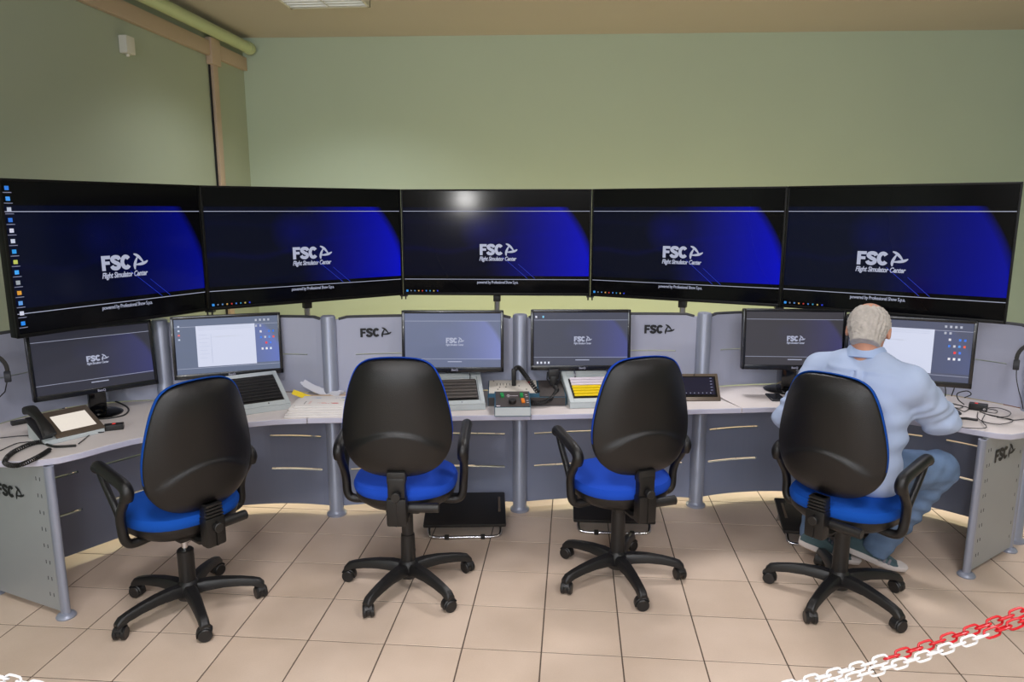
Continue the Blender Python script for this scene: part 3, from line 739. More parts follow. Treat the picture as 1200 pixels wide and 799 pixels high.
# radio unit with cream panel, hand microphone and coiled lead
ry = .10
t = thing('radio_unit', 'wide dark radio unit with a cream printed panel at the middle of the desk', 'radio', (-.245, 3.80, DZ), ry)
b = MB(); W_ = .43; D_ = .24; hf, hb = .05, .085
b.add([(-W_/2, 0, 0), (W_/2, 0, 0), (W_/2, D_, 0), (-W_/2, D_, 0), (-W_/2, 0, hf), (W_/2, 0, hf), (W_/2, D_, hb), (-W_/2, D_, hb)], [(0, 3, 2, 1), (0, 1, 5, 4), (1, 2, 6, 5), (2, 3, 7, 6), (3, 0, 4, 7), (4, 5, 6, 7)])
part(b, 'case', M['boxblue'], t, smooth=False, bevel=.002)
TR = Matrix.Translation((0, 0, hf)) @ Matrix.Rotation(atan2(hb-hf, D_), 4, 'X')
part(MB().box((-.075, .145, .002), (.27, .19, .004), TR, bev=.001), 'cream_panel', M['boxwhite'], t)
part(MB().box((.14, .12, .002), (.14, .235, .004), TR, bev=.001), 'dark_panel', M['boxdark'], t)
part(MB().box((0, -.002, .025), (W_-.008, .004, .045)), 'front_plate', M['boxdark'], t, smooth=False)
b = MB()
for k in range(5): b.box((-.165+k*.018, .175, .0046), (.003, .03, .001), TR)
for x_, y_ in ((-.15, .13), (-.115, .135), (-.16, .1), (.0, .1), (-.04, .15), (.04, .225), (-.185, .225)): b.cyl((x_, y_, .005), .004, .002, T=TR)
vs, fs = text_mesh('RADIO', .001)
part(b, 'panel_marks', M['dark'], t, smooth=False)
part(MB().cyl((.02, .20, .008), .006, .008, T=TR), 'red_button', M['led'], t)
hs_ = thing('radio_handset', 'black bent hand microphone standing on the cream radio panel', 'microphone', (-.33, 3.95, DZ+.08), ry)
part(MB().box((0, 0, .045), (.026, .03, .10), bev=.008), 'grip', M['black'], hs_)
part(coil([(.005, 0, .09), (.03, -.005, .1), (.07, -.06, .06), (.13, -.16, -.005)], .011, .0036, 26), 'coiled_lead', M['black'], hs_)
mc = thing('hand_microphone', 'black fist microphone hanging on the dark right side of the radio unit', 'microphone', (-.105, 3.97, DZ+.075), ry)
part(MB().box((0, .01, .065), (.062, .035, .06), bev=.012).box((0, .0, .03), (.04, .03, .06), bev=.012), 'body', M['black'], mc)
for s in (-1, 1): part(MB().tube([(s*.035, 0, .08), (s*.038, 0, .04), (s*.012, -.01, .0)], .004, 6), 'hook', M['dark'], mc)
part(MB().cyl((.0, -.02, .006), .005, .012, axis='y'), 'plug', M['chrome'], mc)
part(coil([(.005, -.02, .0), (.012, -.08, -.01), (-.03, -.165, -.035), (-.09, -.19, -.05), (-.16, -.17, -.045)], .011, .003, 30), 'coiled_lead', M['black'], mc)
sb = thing('switch_box', 'small grey switch box with green and orange rocker switches and a black knob', 'control box', (-.305, 3.585, DZ), ry+.01)
b = MB(); W_ = .19; D_ = .20; hf, hb = .05, .085
b.add([(-W_/2, 0, 0), (W_/2, 0, 0), (W_/2, D_, 0), (-W_/2, D_, 0), (-W_/2, 0, hf), (W_/2, 0, hf), (W_/2, D_, hb), (-W_/2, D_, hb)], [(0, 3, 2, 1), (0, 1, 5, 4), (1, 2, 6, 5), (2, 3, 7, 6), (3, 0, 4, 7), (4, 5, 6, 7)])
part(b, 'case', M['boxblue'], sb, smooth=False, bevel=.002)
part(MB().box((0, -.001, .027), (W_-.006, .004, .044)), 'front_plate', M['box'], sb, smooth=False)
TS = Matrix.Translation((0, 0, hf)) @ Matrix.Rotation(atan2(hb-hf, D_), 4, 'X')
part(MB().box((0, .1, .001), (W_-.012, .19, .003), TS), 'top_plate', M['boxdark'], sb, smooth=False)
for x_, y_, c_ in ((-.055, .15, 'green'), (-.052, .125, 'green'), (.05, .15, 'green'), (.05, .125, 'green'), (.055, .078, 'orange'), (.057, .055, 'orange')):
    part(MB().box((x_, y_, .007), (.018, .018, .012), TS, bev=.003), 'rocker_switch', M[c_], sb, label=c_ + ' rocker switch')
part(MB().cyl((0, .05, .012), .02, .02, T=TS), 'knob', M['black'], sb)
b = MB()
for x_, y_ in ((-.02, .15), (-.02, .125), (.075, .15), (.078, .125), (.08, .078), (.08, .052)): b.box((x_, y_, .003), (.012, .003, .001), TS)
b.box((-.075, .012, .003), (.02, .008, .001), TS).box((.0, .138, .003), (.06, .0015, .001), TS)
part(b, 'panel_marks', M['stripwhite'], sb, smooth=False)

# desk phone at the left end
ph = thing('desk_phone', 'black desk telephone with a lit slanted touch screen at the left end of the desk', 'telephone', (-2.40, 3.07, DZ), 1.02)
b = MB(); b.add([(-.11, -.09, 0), (.15, -.09, 0), (.15, .10, 0), (-.11, .10, 0), (-.11, -.09, .02), (.15, -.09, .02), (.15, .10, .10), (-.11, .10, .10)], [(0, 3, 2, 1), (0, 1, 5, 4), (1, 2, 6, 5), (2, 3, 7, 6), (3, 0, 4, 7), (4, 5, 6, 7)])
part(b, 'base', M['box'], ph, smooth=False, bevel=.004, label='silver-grey phone base')
TP = Matrix.Translation((0, -.09, .02)) @ Matrix.Rotation(atan2(.08, .19), 4, 'X')
part(MB().box((.045, .104, .004), (.215, .205, .008), TP, bev=.003), 'face_plate', M['tab'], ph)
part(MB().box((.05, .10, .0085), (.155, .125, .002), TP), 'touch_screen', M['phone_lit'], ph, smooth=False)
part(MB().tube([(-.095, -.005, .035), (-.097, .03, .055), (-.097, .105, .062), (-.097, .18, .055), (-.095, .215, .035)], [.024, .021, .016, .021, .026], 12, TP, sq=(1.15, .8)), 'handset', M['black'], ph)
part(MB().box((-.096, .105, .006), (.05, .17, .014), TP), 'cradle', M['dark'], ph, smooth=False)
c1 = [onz(62, 517, DZ+.012), onz(40, 519, DZ+.012), onz(15, 530, DZ+.012), onz(6, 542, DZ+.012), onz(22, 545, DZ+.012), onz(45, 535, DZ+.012), onz(58, 527, DZ+.012)]
solo(coil(c1, .0085, .003, 62), 'coiled_cord', M['black'], 'black coiled handset cord curling on the desk below the phone', 'cord')
solo(loopcable([onz(50, 519, DZ+.007), onz(64, 523, DZ+.007), onz(89, 522, DZ+.007)], .006, 12), 'cable_stub', M['black'], 'short straight black plug lying beside the phone cord', 'cable')
for k, pts in enumerate([[(0, 513), (20, 511), (38, 510)], [(0, 528), (18, 520), (30, 518), (60, 516)], [(15, 461), (10, 472), (13, 488), (6, 497), (0, 501)]]):
    z_ = DZ+.004 if k < 2 else None
    if k < 2: P_ = [onz(x_, y_, DZ+.004) for x_, y_ in pts]
    else: P_ = [Vector((-2.868, 3.20, .93)), Vector((-2.84, 3.17, .87)), Vector((-2.80, 3.13, .80)), Vector((-2.77, 3.08, DZ+.004)), Vector((-2.78, 2.98, DZ+.004))]
    solo(loopcable(P_, .0022), 'thin_cable', M['black'], ['thin black cable running left from under the phone', 'thin black cable below the phone cord', 'thin black cable hanging down the left divider panel'][k], 'cable', 'thin cables at the left end')
bx = thing('headset_box', 'small black box with a red light on the desk right of the phone', 'connector box', onz(134, 503), .5)
part(MB().box((0, 0, .014), (.085, .045, .028), bev=.003), 'case', M['black'], bx); part(MB().box((.0, -.0, .029), (.014, .008, .002)), 'red_light', M['led'], bx, smooth=False)
solo(loopcable([onz(122, 506, DZ+.01), onz(108, 508, DZ+.004), onz(97, 516, DZ+.004), onz(92, 520, DZ+.004)], .0025, 24), 'thin_cable', M['black'], 'thin black lead from the small box to the phone', 'cable')
solo(MB().box((0, 0, .01), (.1, .035, .02), Matrix.Translation(onz(27, 496)) @ Matrix.Rotation(.9, 4, 'Z'), bev=.004), 'adapter', M['black'], 'flat black adapter on the desk behind the phone at the left', 'adapter')
# cables behind left monitor stand
b = loopcable([onz(122, 466, DZ+.02), onz(135, 470, DZ+.005), onz(150, 478, DZ+.003), onz(146, 486, DZ+.003), onz(128, 490, DZ+.003), onz(112, 491, DZ+.003)], .0045, 40)
solo(b, 'monitor_cable', M['black'], 'black monitor cable looping beside the foot of the leftmost monitor', 'cable')
solo(loopcable([onz(150, 462, DZ+.004), onz(158, 464, DZ+.004), onz(172, 468, DZ+.004)], .003, 12), 'white_cable', M['white_pl'], 'short white cable on the desk behind the first chair', 'cable')

# brochures
bs = [(0, -1.305, 3.505, .16), (1, -1.30, 3.51, .13), (2, -1.29, 3.515, .17), (3, -1.285, 3.52, .14), (4, -1.262, 3.535, .12)]
zc = DZ
for k, x_, y_, a_ in bs:
    th = .011 if k < 4 else .006
    o = thing('brochure', ['bottom brochure of the white stack', 'brochure second from the bottom of the white stack', 'middle brochure of the white stack', 'brochure just under the printed top one of the stack', 'top brochure with coloured printed badges on the white stack'][k], 'brochure', (x_, y_, zc), a_, 'brochures stacked on the desk')
    part(MB().box((0, .09, th/2), (.36, .22, th), bev=.002), 'pages', M['paper'], o)
    part(MB().box((-.176, .0, th/2), (.012, .012, th*.6)), 'spine_corner', M['orange' if k % 2 else 'dark'], o, smooth=False)
    if k == 4:
        b = MB(); random.seed(3)
        for (u, v, c_, s) in ((.05, .15, (50, 120, 190), 1), (.13, .16, (60, 130, 200), .6), (.02, .04, (205, 50, 50), 1), (-.04, .045, (230, 140, 130), .7), (.10, .09, (130, 170, 60), 1), (.06, .10, (170, 190, 110), .6), (.14, .05, (90, 160, 170), 1), (.16, .12, (235, 110, 80), 1), (-.09, .15, (160, 190, 220), .8), (.12, .02, (140, 190, 200), .7)):
            pts = [(u+.02*s*cos(q*pi/5), v+.008*s*sin(q*pi/5)+.0, th+.0006) for q in range(10)]
            b.add(pts, [tuple(range(10))], None, c_)
            for q in range(4): b.box((u-.045*s+q*.012*s, v+random.uniform(-.006, .006), th+.0006), (.008*s, .003, .0004), None, 0, c_)
        for q in range(5): b.box((-.14, .03+q*.012, th+.0006), (.004, .008, .0004), None, 0, (70, 70, 80)); b.box((-.115, .03+q*.013, th+.0006), (.012, .002, .0004), None, 0, (225, 140, 120))
        part(b, 'printed_badges', M['print'], o, smooth=False)
    zc += th + .0006
# bundles of loose strips: yellow and white
def ribbon(pts, wd, th, nrm=Vector((0, 0, 1))):
    P = [Vector(p) for p in pts]; vs = []
    for i, p in enumerate(P):
        t = (P[min(i+1, len(P)-1)]-P[max(i-1, 0)]).normalized(); s = t.cross(nrm).normalized()*wd/2; u = s.cross(t).normalized()*th/2
        vs += [p-s-u, p+s-u, p+s+u, p-s+u]
    fs = [(4*i+j, 4*i+(j+1) % 4, 4*i+4+(j+1) % 4, 4*i+4+j) for i in range(len(P)-1) for j in range(4)] + [(0, 3, 2, 1), (4*len(P)-4, 4*len(P)-3, 4*len(P)-2, 4*len(P)-1)]
    return MB().add(vs, fs)
for k in range(4):
    a = onz(343+k*2.5, 459+k*.8, DZ+.055-k*.010) ; 
    c_ = onz(392, 471+k*.4, DZ+.006+k*.004)
    mid = a.lerp(c_, .5) - Vector((0, 0, .012))
    o = solo(ribbon([a, a.lerp(mid, .5)-Vector((0, 0, .003)), mid, mid.lerp(c_, .5)-Vector((0, 0, .002)), c_], .028, .004, Vector((0, -.8, .6))), 'yellow_strip', M['yellow'], 'yellow plastic strip, %s in the fanned bundle behind the brochures' % ['leftmost', 'second from left', 'third from left', 'rightmost'][k], 'strip', 'yellow strips behind the brochures')
for k in range(6):
    a = onz(352+k*1.6, 444+k*1.8 - (5 if k > 3 else 0), DZ+.075-k*.004); c_ = onz(402-k, 461+k*.3, DZ+.006+k*.003)
    mid = a.lerp(c_, .5) - Vector((0, 0, .02))
    solo(ribbon([a, a.lerp(mid, .5)-Vector((0, 0, .004)), mid, mid.lerp(c_, .5)-Vector((0, 0, .004)), c_], .036, .003, Vector((0, -.8, .6))), 'white_strip', M['clearwhite'], 'clear white plastic strip, %s in the fanned bundle by the grey column' % ['lowest', 'second from below', 'third from below', 'fourth from below', 'uppermost but one', 'uppermost'][k], 'strip', 'clear white strips behind the brochures')
solo(MB().box((0, 0, .006), (.26, .05, .012), Matrix.Translation(onz(385, 466)) @ Matrix.Rotation(.12, 4, 'Z')), 'kraft_card', M['kraft'], 'brown card lying behind the white brochures', 'card')

# tablet and mouse
tb = thing('tablet', 'brown-framed tablet with a dark screen leaning on the desk right of the third chair', 'tablet', (.70, 3.985, DZ), .10)
TT = Matrix.Rotation(R(55), 4, 'X')
part(MB().box((0, .08, .004), (.27, .165, .014), TT, bev=.006), 'frame', M['tab'], tb)
part(MB().box((0, .082, .0115), (.235, .125, .002), TT), 'bezel', M['gloss'], tb, smooth=False)
part(MB().box((0, .086, .0127), (.215, .105, .001), TT), 'screen', M['tabscr'], tb, smooth=False)
b = MB()
for k in range(8): b.box((-.08+k*.023, .043, .0135), (.005, .004, .0005), TT, 0, (150, 155, 175))
for k in range(5): b.box((.09, .06+k*.018, .0135), (.012, .004, .0005), TT, 0, (100, 105, 130))
part(b, 'tablet_icons', M['icons'], tb, smooth=False)
part(MB().cyl((.0, .153, .0125), .004, .002, T=TT), 'camera_eye', M['dark'], tb)
part(MB().tube([(0, .12, .095), (0, .20, .006)], .006, 8), 'prop', M['tab'], tb)
ms = thing('computer_mouse', 'small black computer mouse half hidden by the third chair', 'mouse', onz(807, 467), .2)
part(MB().lathe([(.03, 0), (.033, .008), (.028, .022), (.014, .03), (.002, .032)], 20, Matrix.Diagonal((.8, 1.3, 1, 1))), 'body', M['black'], ms)
part(MB().cyl((0, .02, .03), .006, .005, axis='x'), 'scroll_wheel', M['rubber'], ms)
# phones
sp = thing('smartphone', 'black smartphone lying on the desk left of the man', 'phone', onz(909, 466.5), .0)
part(MB().box((0, 0, .005), (.082, .15, .009), bev=.004), 'body', M['rubber'], sp); part(MB().box((0, 0, .0098), (.069, .14, .0008)), 'screen', M['gloss'], sp, smooth=False)
sp = thing('small_phone', 'small dark phone standing in the right hand of the man', 'phone', onz(1117, 483), -.15)
part(MB().box((0, 0, .008), (.045, .11, .012), bev=.004), 'body', M['rubber'], sp); part(MB().box((0, 0, .0148), (.038, .09, .0008)), 'screen', M['gloss'], sp, smooth=False)
b = loopcable([onz(926, 453, DZ+.012), onz(919, 455, DZ+.006), onz(918, 460, DZ+.006), onz(925, 463, DZ+.006), onz(934, 462, DZ+.006)], .006, 30)
solo(b, 'black_cable', M['black'], 'thick black cable end beside the foot of the dark monitor', 'cable')
# connector box and tangle at the right
bx = thing('connector_box', 'small black box with a red light among the cables at the right end', 'connector box', onz(1146, 480), -.55)
part(MB().box((0, 0, .017), (.085, .05, .034), bev=.003), 'case', M['black'], bx); part(MB().box((-.01, .0, .035), (.014, .008, .002)), 'red_light', M['led'], bx, smooth=False)
part(MB().cyl((.03, -.028, .014), .007, .02, axis='y'), 'socket', M['chrome'], bx)
tang = [([(1098, 462), (1108, 470), (1122, 474), (1135, 478), (1130, 482), (1122, 479), (1105, 474)], 'lead curling left of the small black box'),
        ([(1154, 478), (1168, 481), (1166, 484), (1152, 482)], 'short loop right of the small black box'),
        ([(1150, 478), (1170, 478), (1184, 483), (1180, 488), (1166, 488), (1152, 484)], 'wide loop right of the small black box'),
        ([(1200, 491), (1186, 492), (1170, 488), (1156, 485), (1148, 482)], 'lead running to the right frame edge'),
        ([(1146, 483), (1146, 490), (1156, 495), (1172, 497), (1186, 494), (1184, 491), (1168, 489)], 'loop in front of the small black box'),
        ([(1154, 486), (1151, 493), (1156, 500), (1150, 502), (1130, 501), (1118, 498)], 'lead running left near the desk edge'),
        ([(1104, 472), (1116, 473), (1128, 476), (1124, 478), (1108, 476)], 'small loop near the hand of the man')]
for k, (pts, l_) in enumerate(tang):
    solo(loopcable([onz(x_, y_, DZ+.004+.004*(k % 3)) for x_, y_ in pts], .0022, 70), 'thin_cable', M['black'], 'thin black ' + l_, 'cable', 'thin cables tangled at the right end')
# cables rising against the divider under monitor six
def up(px, py, D):
    x = (px-600)/840.4; y = (399.5-py)/840.4; v = Vector((x, cos(.18)+sin(.18)*y, -sin(.18)+cos(.18)*y))
    d = Vector((cos(.086)*v.x - sin(.086)*v.y, sin(.086)*v.x + cos(.086)*v.y, v.z)); t = D/hypot(d.x, d.y)
    return Vector((d.x*t, d.y*t, CAM_H+d.z*t))
for k, (pts, l_) in enumerate([([(1094, 449), (1106, 450), (1108, 462), (1104, 469)], 'cable drooping below the monitor beside the man'), ([(1094, 452), (1098, 460), (1106, 466)], 'cable bent close behind the sleeve of the man'), ([(1106, 450), (1118, 452), (1115, 464)], 'cable hanging in a loop under the monitor'), ([(1130, 466), (1138, 462), (1133, 458), (1122, 461), (1123, 468), (1130, 474)], 'cable ring standing up behind the small black box')]):
    solo(loopcable([up(x_, y_, 4.4) for x_, y_ in pts], .003, 30), 'thin_cable', M['black'], 'black ' + l_, 'cable', 'cables under the right monitor')
solo(MB().tube([onz(1119, 490, DZ+.007), onz(1132, 490, DZ+.007), onz(1146, 492, DZ+.007)], .006, 10), 'black_pen', M['black'], 'thick black pen lying on the desk in front of the right elbow', 'pen')

# headsets hung on the outer divider panels
def headset(T, name, lab):
    t = thing(name, lab, 'headset', T.to_translation(), T.to_euler().z)
    pts = [(.075*cos(a), 0, .085*sin(a)) for a in [R(-10+200*k/16) for k in range(17)]]
    part(MB().tube(pts, .006, 8, sq=(1.6, .6)), 'headband', M['black'], t)
    for s, a in ((1, R(-14)), (-1, R(194))):
        part(MB().cyl((.075*cos(a), 0, .085*sin(a)-.012), .028, .028, axis='x', seg=18), 'ear_cup', M['rubber'], t)
    part(MB().tube([(.07, 0, -.05), (.055, -.03, -.1), (.03, -.05, -.12)], .003, 6), 'microphone_arm', M['black'], t)
    part(loopcable([(-.07, -.01, -.05), (-.065, -.02, -.1), (-.05, -.02, -.16), (-.03, -.02, -.22), (-.02, -.02, -.26)], .0022, 24), 'lead', M['black'], t)
    return t
headset(Matrix.Translation((-2.80, 3.14, 1.03)) @ Matrix.Rotation(R(40), 4, 'Z'), 'headset', 'black headset hanging on the left divider panel above the phone')
headset(Matrix.Translation((2.385, 3.86, 1.03)) @ Matrix.Rotation(R(-30), 4, 'Z'), 'headset', 'black headset hanging on the right divider panel')

# ------------------------------------------------------------------ footrests
def footrest(x, y, yaw, lab):
    t = thing('footrest', lab, 'footrest', (x, y, 0), yaw, 'black footrests on chrome frames under the desk')
    T = Matrix.Translation((0, 0, .105)) @ Matrix.Rotation(R(10), 4, 'X')
    part(MB().box((0, 0, 0), (.46, .33, .022), T, bev=.01), 'platform', M['black'], t)
    for s in (-1, 1): part(MB().box((s*.195, .03, .012), (.014, .15, .006), T, bev=.003), 'grip_strip', M['tab'], t)
    part(loopcable([(-.19, -.08, .085), (-.2, -.13, .03), (-.17, -.155, .011), (0, -.16, .011), (.17, -.155, .011), (.2, -.13, .03), (.19, -.08, .085)], .009, 48, seg=10), 'chrome_rail', M['chrome'], t)
    part(loopcable([(-.19, .10, .11), (-.2, .14, .03), (-.17, .155, .011), (.17, .155, .011), (.2, .14, .03), (.19, .10, .11)], .009, 40, seg=10), 'rear_rail', M['chrome'], t)
    for s in (-1, 1): part(MB().box((s*.1, -.158, .011), (.025, .026, .022), bev=.004), 'rubber_foot', M['black'], t)
footrest(-.60, 3.845, .12, 'black footrest with chrome frame under the desk beside the second chair')
footrest(.245, 3.97, .02, 'black footrest with chrome frame behind the third chair')
footrest(1.40, 3.90, -.1, 'black footrest with chrome frame half hidden by the chair of the man')

# ------------------------------------------------------------------ office chairs
def egg(a, s=1.):
    """back outline, egg shaped: half widths by height 0..1"""
    return None
HW = [(0, 0), (.008, .08), (.04, .140), (.10, .190), (.2, .226), (.3, .241), (.41, .243), (.55, .233), (.7, .214), (.8, .198), (.9, .174), (.95, .15), (.985, .11), (.996, .07), (1, 0)]
def hw(t):
    for (a, x), (b, y) in zip(HW, HW[1:]):
        if a <= t <= b:
            f = (t-a)/(b-a); return x+(y-x)*f
    return 0
def back_outline(n=44):
    P = []
    ts = [.5-.5*cos(pi*k/n) for k in range(n+1)]
    for t in ts: P.append((hw(t), t))
    for t in ts[-2:0:-1]: P.append((-hw(t), t))
    # smooth twice
    for _ in range(3): P = [((P[i-1][0]+2*P[i][0]+P[(i+1) % len(P)][0])/4, (P[i-1][1]+2*P[i][1]+P[(i+1) % len(P)][1])/4) for i in range(len(P))]
    return P
OUT = back_outline()
def dome(mb, zc, Hh, yf, scale=1., sy=1., rings=14, T=None):
    """polar mesh over the outline; yf(v, x, z) -> y"""
    n = len(OUT); vs = [(0, yf(0, 0, .5), zc)]; fs = []
    for r in range(1, rings+1):
        v = r/rings
        for x, t in OUT:
            xx = x*v*scale; zz = (t-.5)*v*scale; vs.append((xx, yf(v, xx, zz+.5), zc+zz*Hh))
    for i in range(n): fs.append((0, 1+i, 1+(i+1) % n))
    for r in range(rings-1):
        a = 1+r*n; b = a+n
        for i in range(n): fs.append((a+i, b+i, b+(i+1) % n, a+(i+1) % n))
    mb.add(vs, fs, T); return n, rings
def chair(name, x, y, yaw, base_ang, lab, dz=0., Hb=.5, bz=0., style=0, fab='fabric', sleeve=None, backtilt=0.):
    t = thing('office_chair', lab, 'chair', (x, y, 0), yaw, 'blue and black office chairs at the console')
    ZS = .50+dz
    # base
    part(MB().lathe([(.045, .055), (.05, .07), (.052, .115), (.04, .135), (.036, .14)], 24), 'hub', M['chairleg'], t)
    for k in range(5):
        a = R(base_ang+72*k) - yaw; T = Matrix.Rotation(a, 4, 'Z')
        prof = [(.03, .10, .030, .026), (.08, .108, .029, .024), (.15, .108, .026, .021), (.22, .100, .023, .019), (.275, .089, .021, .018), (.308, .077, .021, .019), (.326, .064, .02, .012)]
        vs = []
        for r_, z_, wy, hz in prof:
            vs += [(r_, -wy, z_-hz), (r_, wy, z_-hz), (r_, wy*.95, z_+hz*.45), (r_, wy*.62, z_+hz), (r_, -wy*.62, z_+hz), (r_, -wy*.95, z_+hz*.45)]
        fs = [(6*i+j, 6*i+(j+1) % 6, 6*i+6+(j+1) % 6, 6*i+6+j) for i in range(len(prof)-1) for j in range(6)] + [(5, 4, 3, 2, 1, 0), tuple(6*len(prof)-6+j for j in range(6))]
        lg = part(MB().add(vs, fs, T), 'leg', M['chairleg'], t, bevel=.003)
        Tc = Matrix.Rotation(a, 4, 'Z') @ Matrix.Translation((.308, 0, 0)) @ Matrix.Rotation(R(37*k+20), 4, 'Z')
        b = MB()
        for s in (-1, 1): b.cyl((s*.0165, 0, .029), .029, .019, axis='x', seg=20, T=Tc, bev=.004)
        b.cyl((0, 0, .031), .0245, .02, axis='x', seg=16, T=Tc); b.cyl((0, 0, .056), .011, .03, T=Tc, seg=12)
        hood = [(cos(q)*.032, sin(q)*.032+.03) for q in [R(-15+165*j/8) for j in range(9)]]
        b.tube([(0, p[0], p[1]) for p in hood], .02, 8, Tc, sq=(1, .25))
        part(b, 'caster', M['chairleg'], lg)
    # column
    if sleeve == 'chrome':
        part(MB().tube([(0, 0, .10), (0, 0, .285)], .036, 20).tube([(0, 0, .28), (0, 0, .29)], .032, 20), 'column_sleeve', M['chairleg'], t)
        part(MB().tube([(0, 0, .28), (0, 0, ZS-.06)], .014, 16), 'gas_lift', M['chrome'], t)
    else:
        h1 = .27 if sleeve != 'long' else .36
        part(MB().tube([(0, 0, .10), (0, 0, h1-.02), (0, 0, h1)], [.036, .034, .032], 20), 'column_sleeve', M['chairleg'], t)
        part(MB().tube([(0, 0, h1-.01), (0, 0, ZS-.05)], .028, 20), 'gas_lift', M['chairleg'], t)
    # seat: pan and cushion, rounded squares
    def sq(w_, d_, n=40, p=.42): return [(math.copysign(abs(cos(q))**(2*p), cos(q))*w_, math.copysign(abs(sin(q))**(2*p), sin(q))*d_) for q in [2*pi*k/n for k in range(n)]]
    def stack(mb, rows, cy=.015):
        n = 40; vs = []
        for w_, d_, z_ in rows: vs += [(x_, y_+cy, z_) for x_, y_ in sq(w_, d_)]
        fs = [(i*n+k, i*n+(k+1) % n, (i+1)*n+(k+1) % n, (i+1)*n+k) for i in range(len(rows)-1) for k in range(n)] + [tuple(range(n))[::-1], tuple((len(rows)-1)*n+k for k in range(n))]
        mb.add(vs, fs)
    b = MB(); stack(b, [(.13, .12, ZS-.045), (.19, .19, ZS-.04), (.228, .222, ZS-.01), (.236, .230, ZS+.02), (.234, .228, ZS+.03)])
    part(b, 'seat_pan', M['chairblack'], t)
    b = MB(); stack(b, [(.234, .228, ZS+.022), (.240, .234, ZS+.035), (.242, .236, ZS+.052), (.234, .228, ZS+.070), (.2, .195, ZS+.083), (.13, .125, ZS+.090), (.04, .04, ZS+.092)])
    part(b, 'seat_cushion', M[fab], t)
    part(MB().box((0, -.01, ZS-.055), (.16, .22, .05), bev=.012), 'mechanism', M['black'], t)
    part(MB().tube([(.1, .02, ZS-.05), (.2, .03, ZS-.055), (.26, .03, ZS-.045)], .007, 8), 'height_lever', M['black'], t)
    # back support
    by = -.245
    b = MB(); b.tube([(0, -.08, ZS-.055), (0, -.19, ZS-.06), (0, by, ZS-.045)], [.03, .028, .026], 8, sq=(1.5, .7))
    b.box((0, by-.006, ZS-.005), (.09, .06, .13), bev=.014)
    b.box((0, by, ZS+(.09 if not style else .06)), (.078, .045, .12), bev=.01); b.box((0, by-.037, ZS-.01), (.006, .006, .11))
    bk = part(b, 'back_bracket', M['chairblack'], t)
    b = MB()
    if style:   # ribbed bellows above the bracket
        for k in range(6): b.box((0, by-.004, ZS+.040+k*.015), (.086-.003*k, .058, .010), bev=.0045)
        part(b, 'bellows', M['black'], bk)
    else: part(b.box((0, by+.004, ZS+.15), (.084, .048, .055), bev=.008), 'cover_plate', M['black'], bk)
    part(MB().cyl((.002, by-.042, ZS+(.075 if not style else .018)), .021, .03, axis='y', seg=14), 'knob', M['black'], bk)
    part(MB().cyl((.105, by+.03, ZS-.005), .022, .15, axis='x', seg=20), 'tension_handle', M['black'], t)
    # backrest
    Hh = Hb; zc = ZS+.155+bz+Hh/2; tl = Matrix.Translation((0, by+.02, zc)) @ Matrix.Rotation(R(backtilt), 4, 'X') @ Matrix.Translation((0, 0, -zc))
    def back_y(v, x_, t_):
        arc = .40 - (x_/.24)**2*.20         # raised lumbar cover with a crisp upper ledge
        e = arc-t_; s_ = 1/(1+math.exp(-e*160))
        ledge = s_*(.013 if e > 0 else 1*.013)*max(0., 1-max(0, e)*3.2)
        curve = -.02*(1-v**6) - .028*cos(min(1, abs(x_)/.26)*pi/2)*(1-v**6)
        return curve - ledge*(1-v**14) + .0275*(x_/.24)**2
    b = MB(); dome(b, zc, Hh, back_y, 1, T=tl, rings=60)
    n = len(OUT); rim = [(x_, back_y(1, x_, t_)+.022, zc+(t_-.5)*Hh) for x_, t_ in OUT]
    o0 = len(b.v)-n; b.add(rim, [], tl); o1 = len(b.v)-n
    for i in range(n): b.f.append([o0+i, o1+i, o1+(i+1) % n, o0+(i+1) % n]); b.c.append(None)
    part(b, 'back_shell', M['chairblack'], t, ang=60)
    b = MB()
    def cush_y(v, x_, t_): return .018 + .052*(1-v**4) + .0275*(x_/.24)**2 + .012*(1-v**3)*sin(t_*pi)
    tl = tl @ Matrix.Translation((0, 0, .008)); dome(b, zc, Hh, cush_y, 1.006, T=tl, rings=12)
    n = len(OUT); o0 = len(b.v)-n
    b.add([(x_*1.006, cush_y(1, x_, t_)-.012, zc+(t_-.5)*1.006*Hh) for x_, t_ in OUT], [], tl); o1 = len(b.v)-n
    b.add([(x_*.98, cush_y(1, x_, t_)-.012, zc+(t_-.5)*Hh) for x_, t_ in OUT], [], tl); o2 = len(b.v)-n
    for i in range(n):
        b.f.append([o0+i, o0+(i+1) % n, o1+(i+1) % n, o1+i]); b.c.append(None); b.f.append([o1+i, o1+(i+1) % n, o2+(i+1) % n, o2+i]); b.c.append(None)
    part(b, 'back_cushion', M[fab], t, ang=70)
    # loop armrests
    for s in (-1, 1):
        X = s*.275; b = MB(); z0 = ZS
        lp = [(s*.15, -.04, z0-.03), (s*.235, -.04, z0-.035), (s*.268, -.04, z0-.01), (X, -.035, z0+.06), (X+s*.004, -.05, z0+.115), (X+s*.006, -.09, z0+.17), (X+s*.006, -.115, z0+.215)]
        b2 = loopcable([Vector(p) for p in lp], .020, 36, seg=10); b.v = b2.v; b.f = b2.f; b.c = b2.c
        b3 = loopcable([Vector(p) for p in [(X+s*.002, -.036, z0+.08), (X+s*.005, -.01, z0+.13), (X+s*.006, .05, z0+.2), (X+s*.006, .10, z0+.265)]], .015, 24, seg=10); b.add(b3.v, b3.f)
        ar = part(b, 'armrest', M['chairblack'], t)
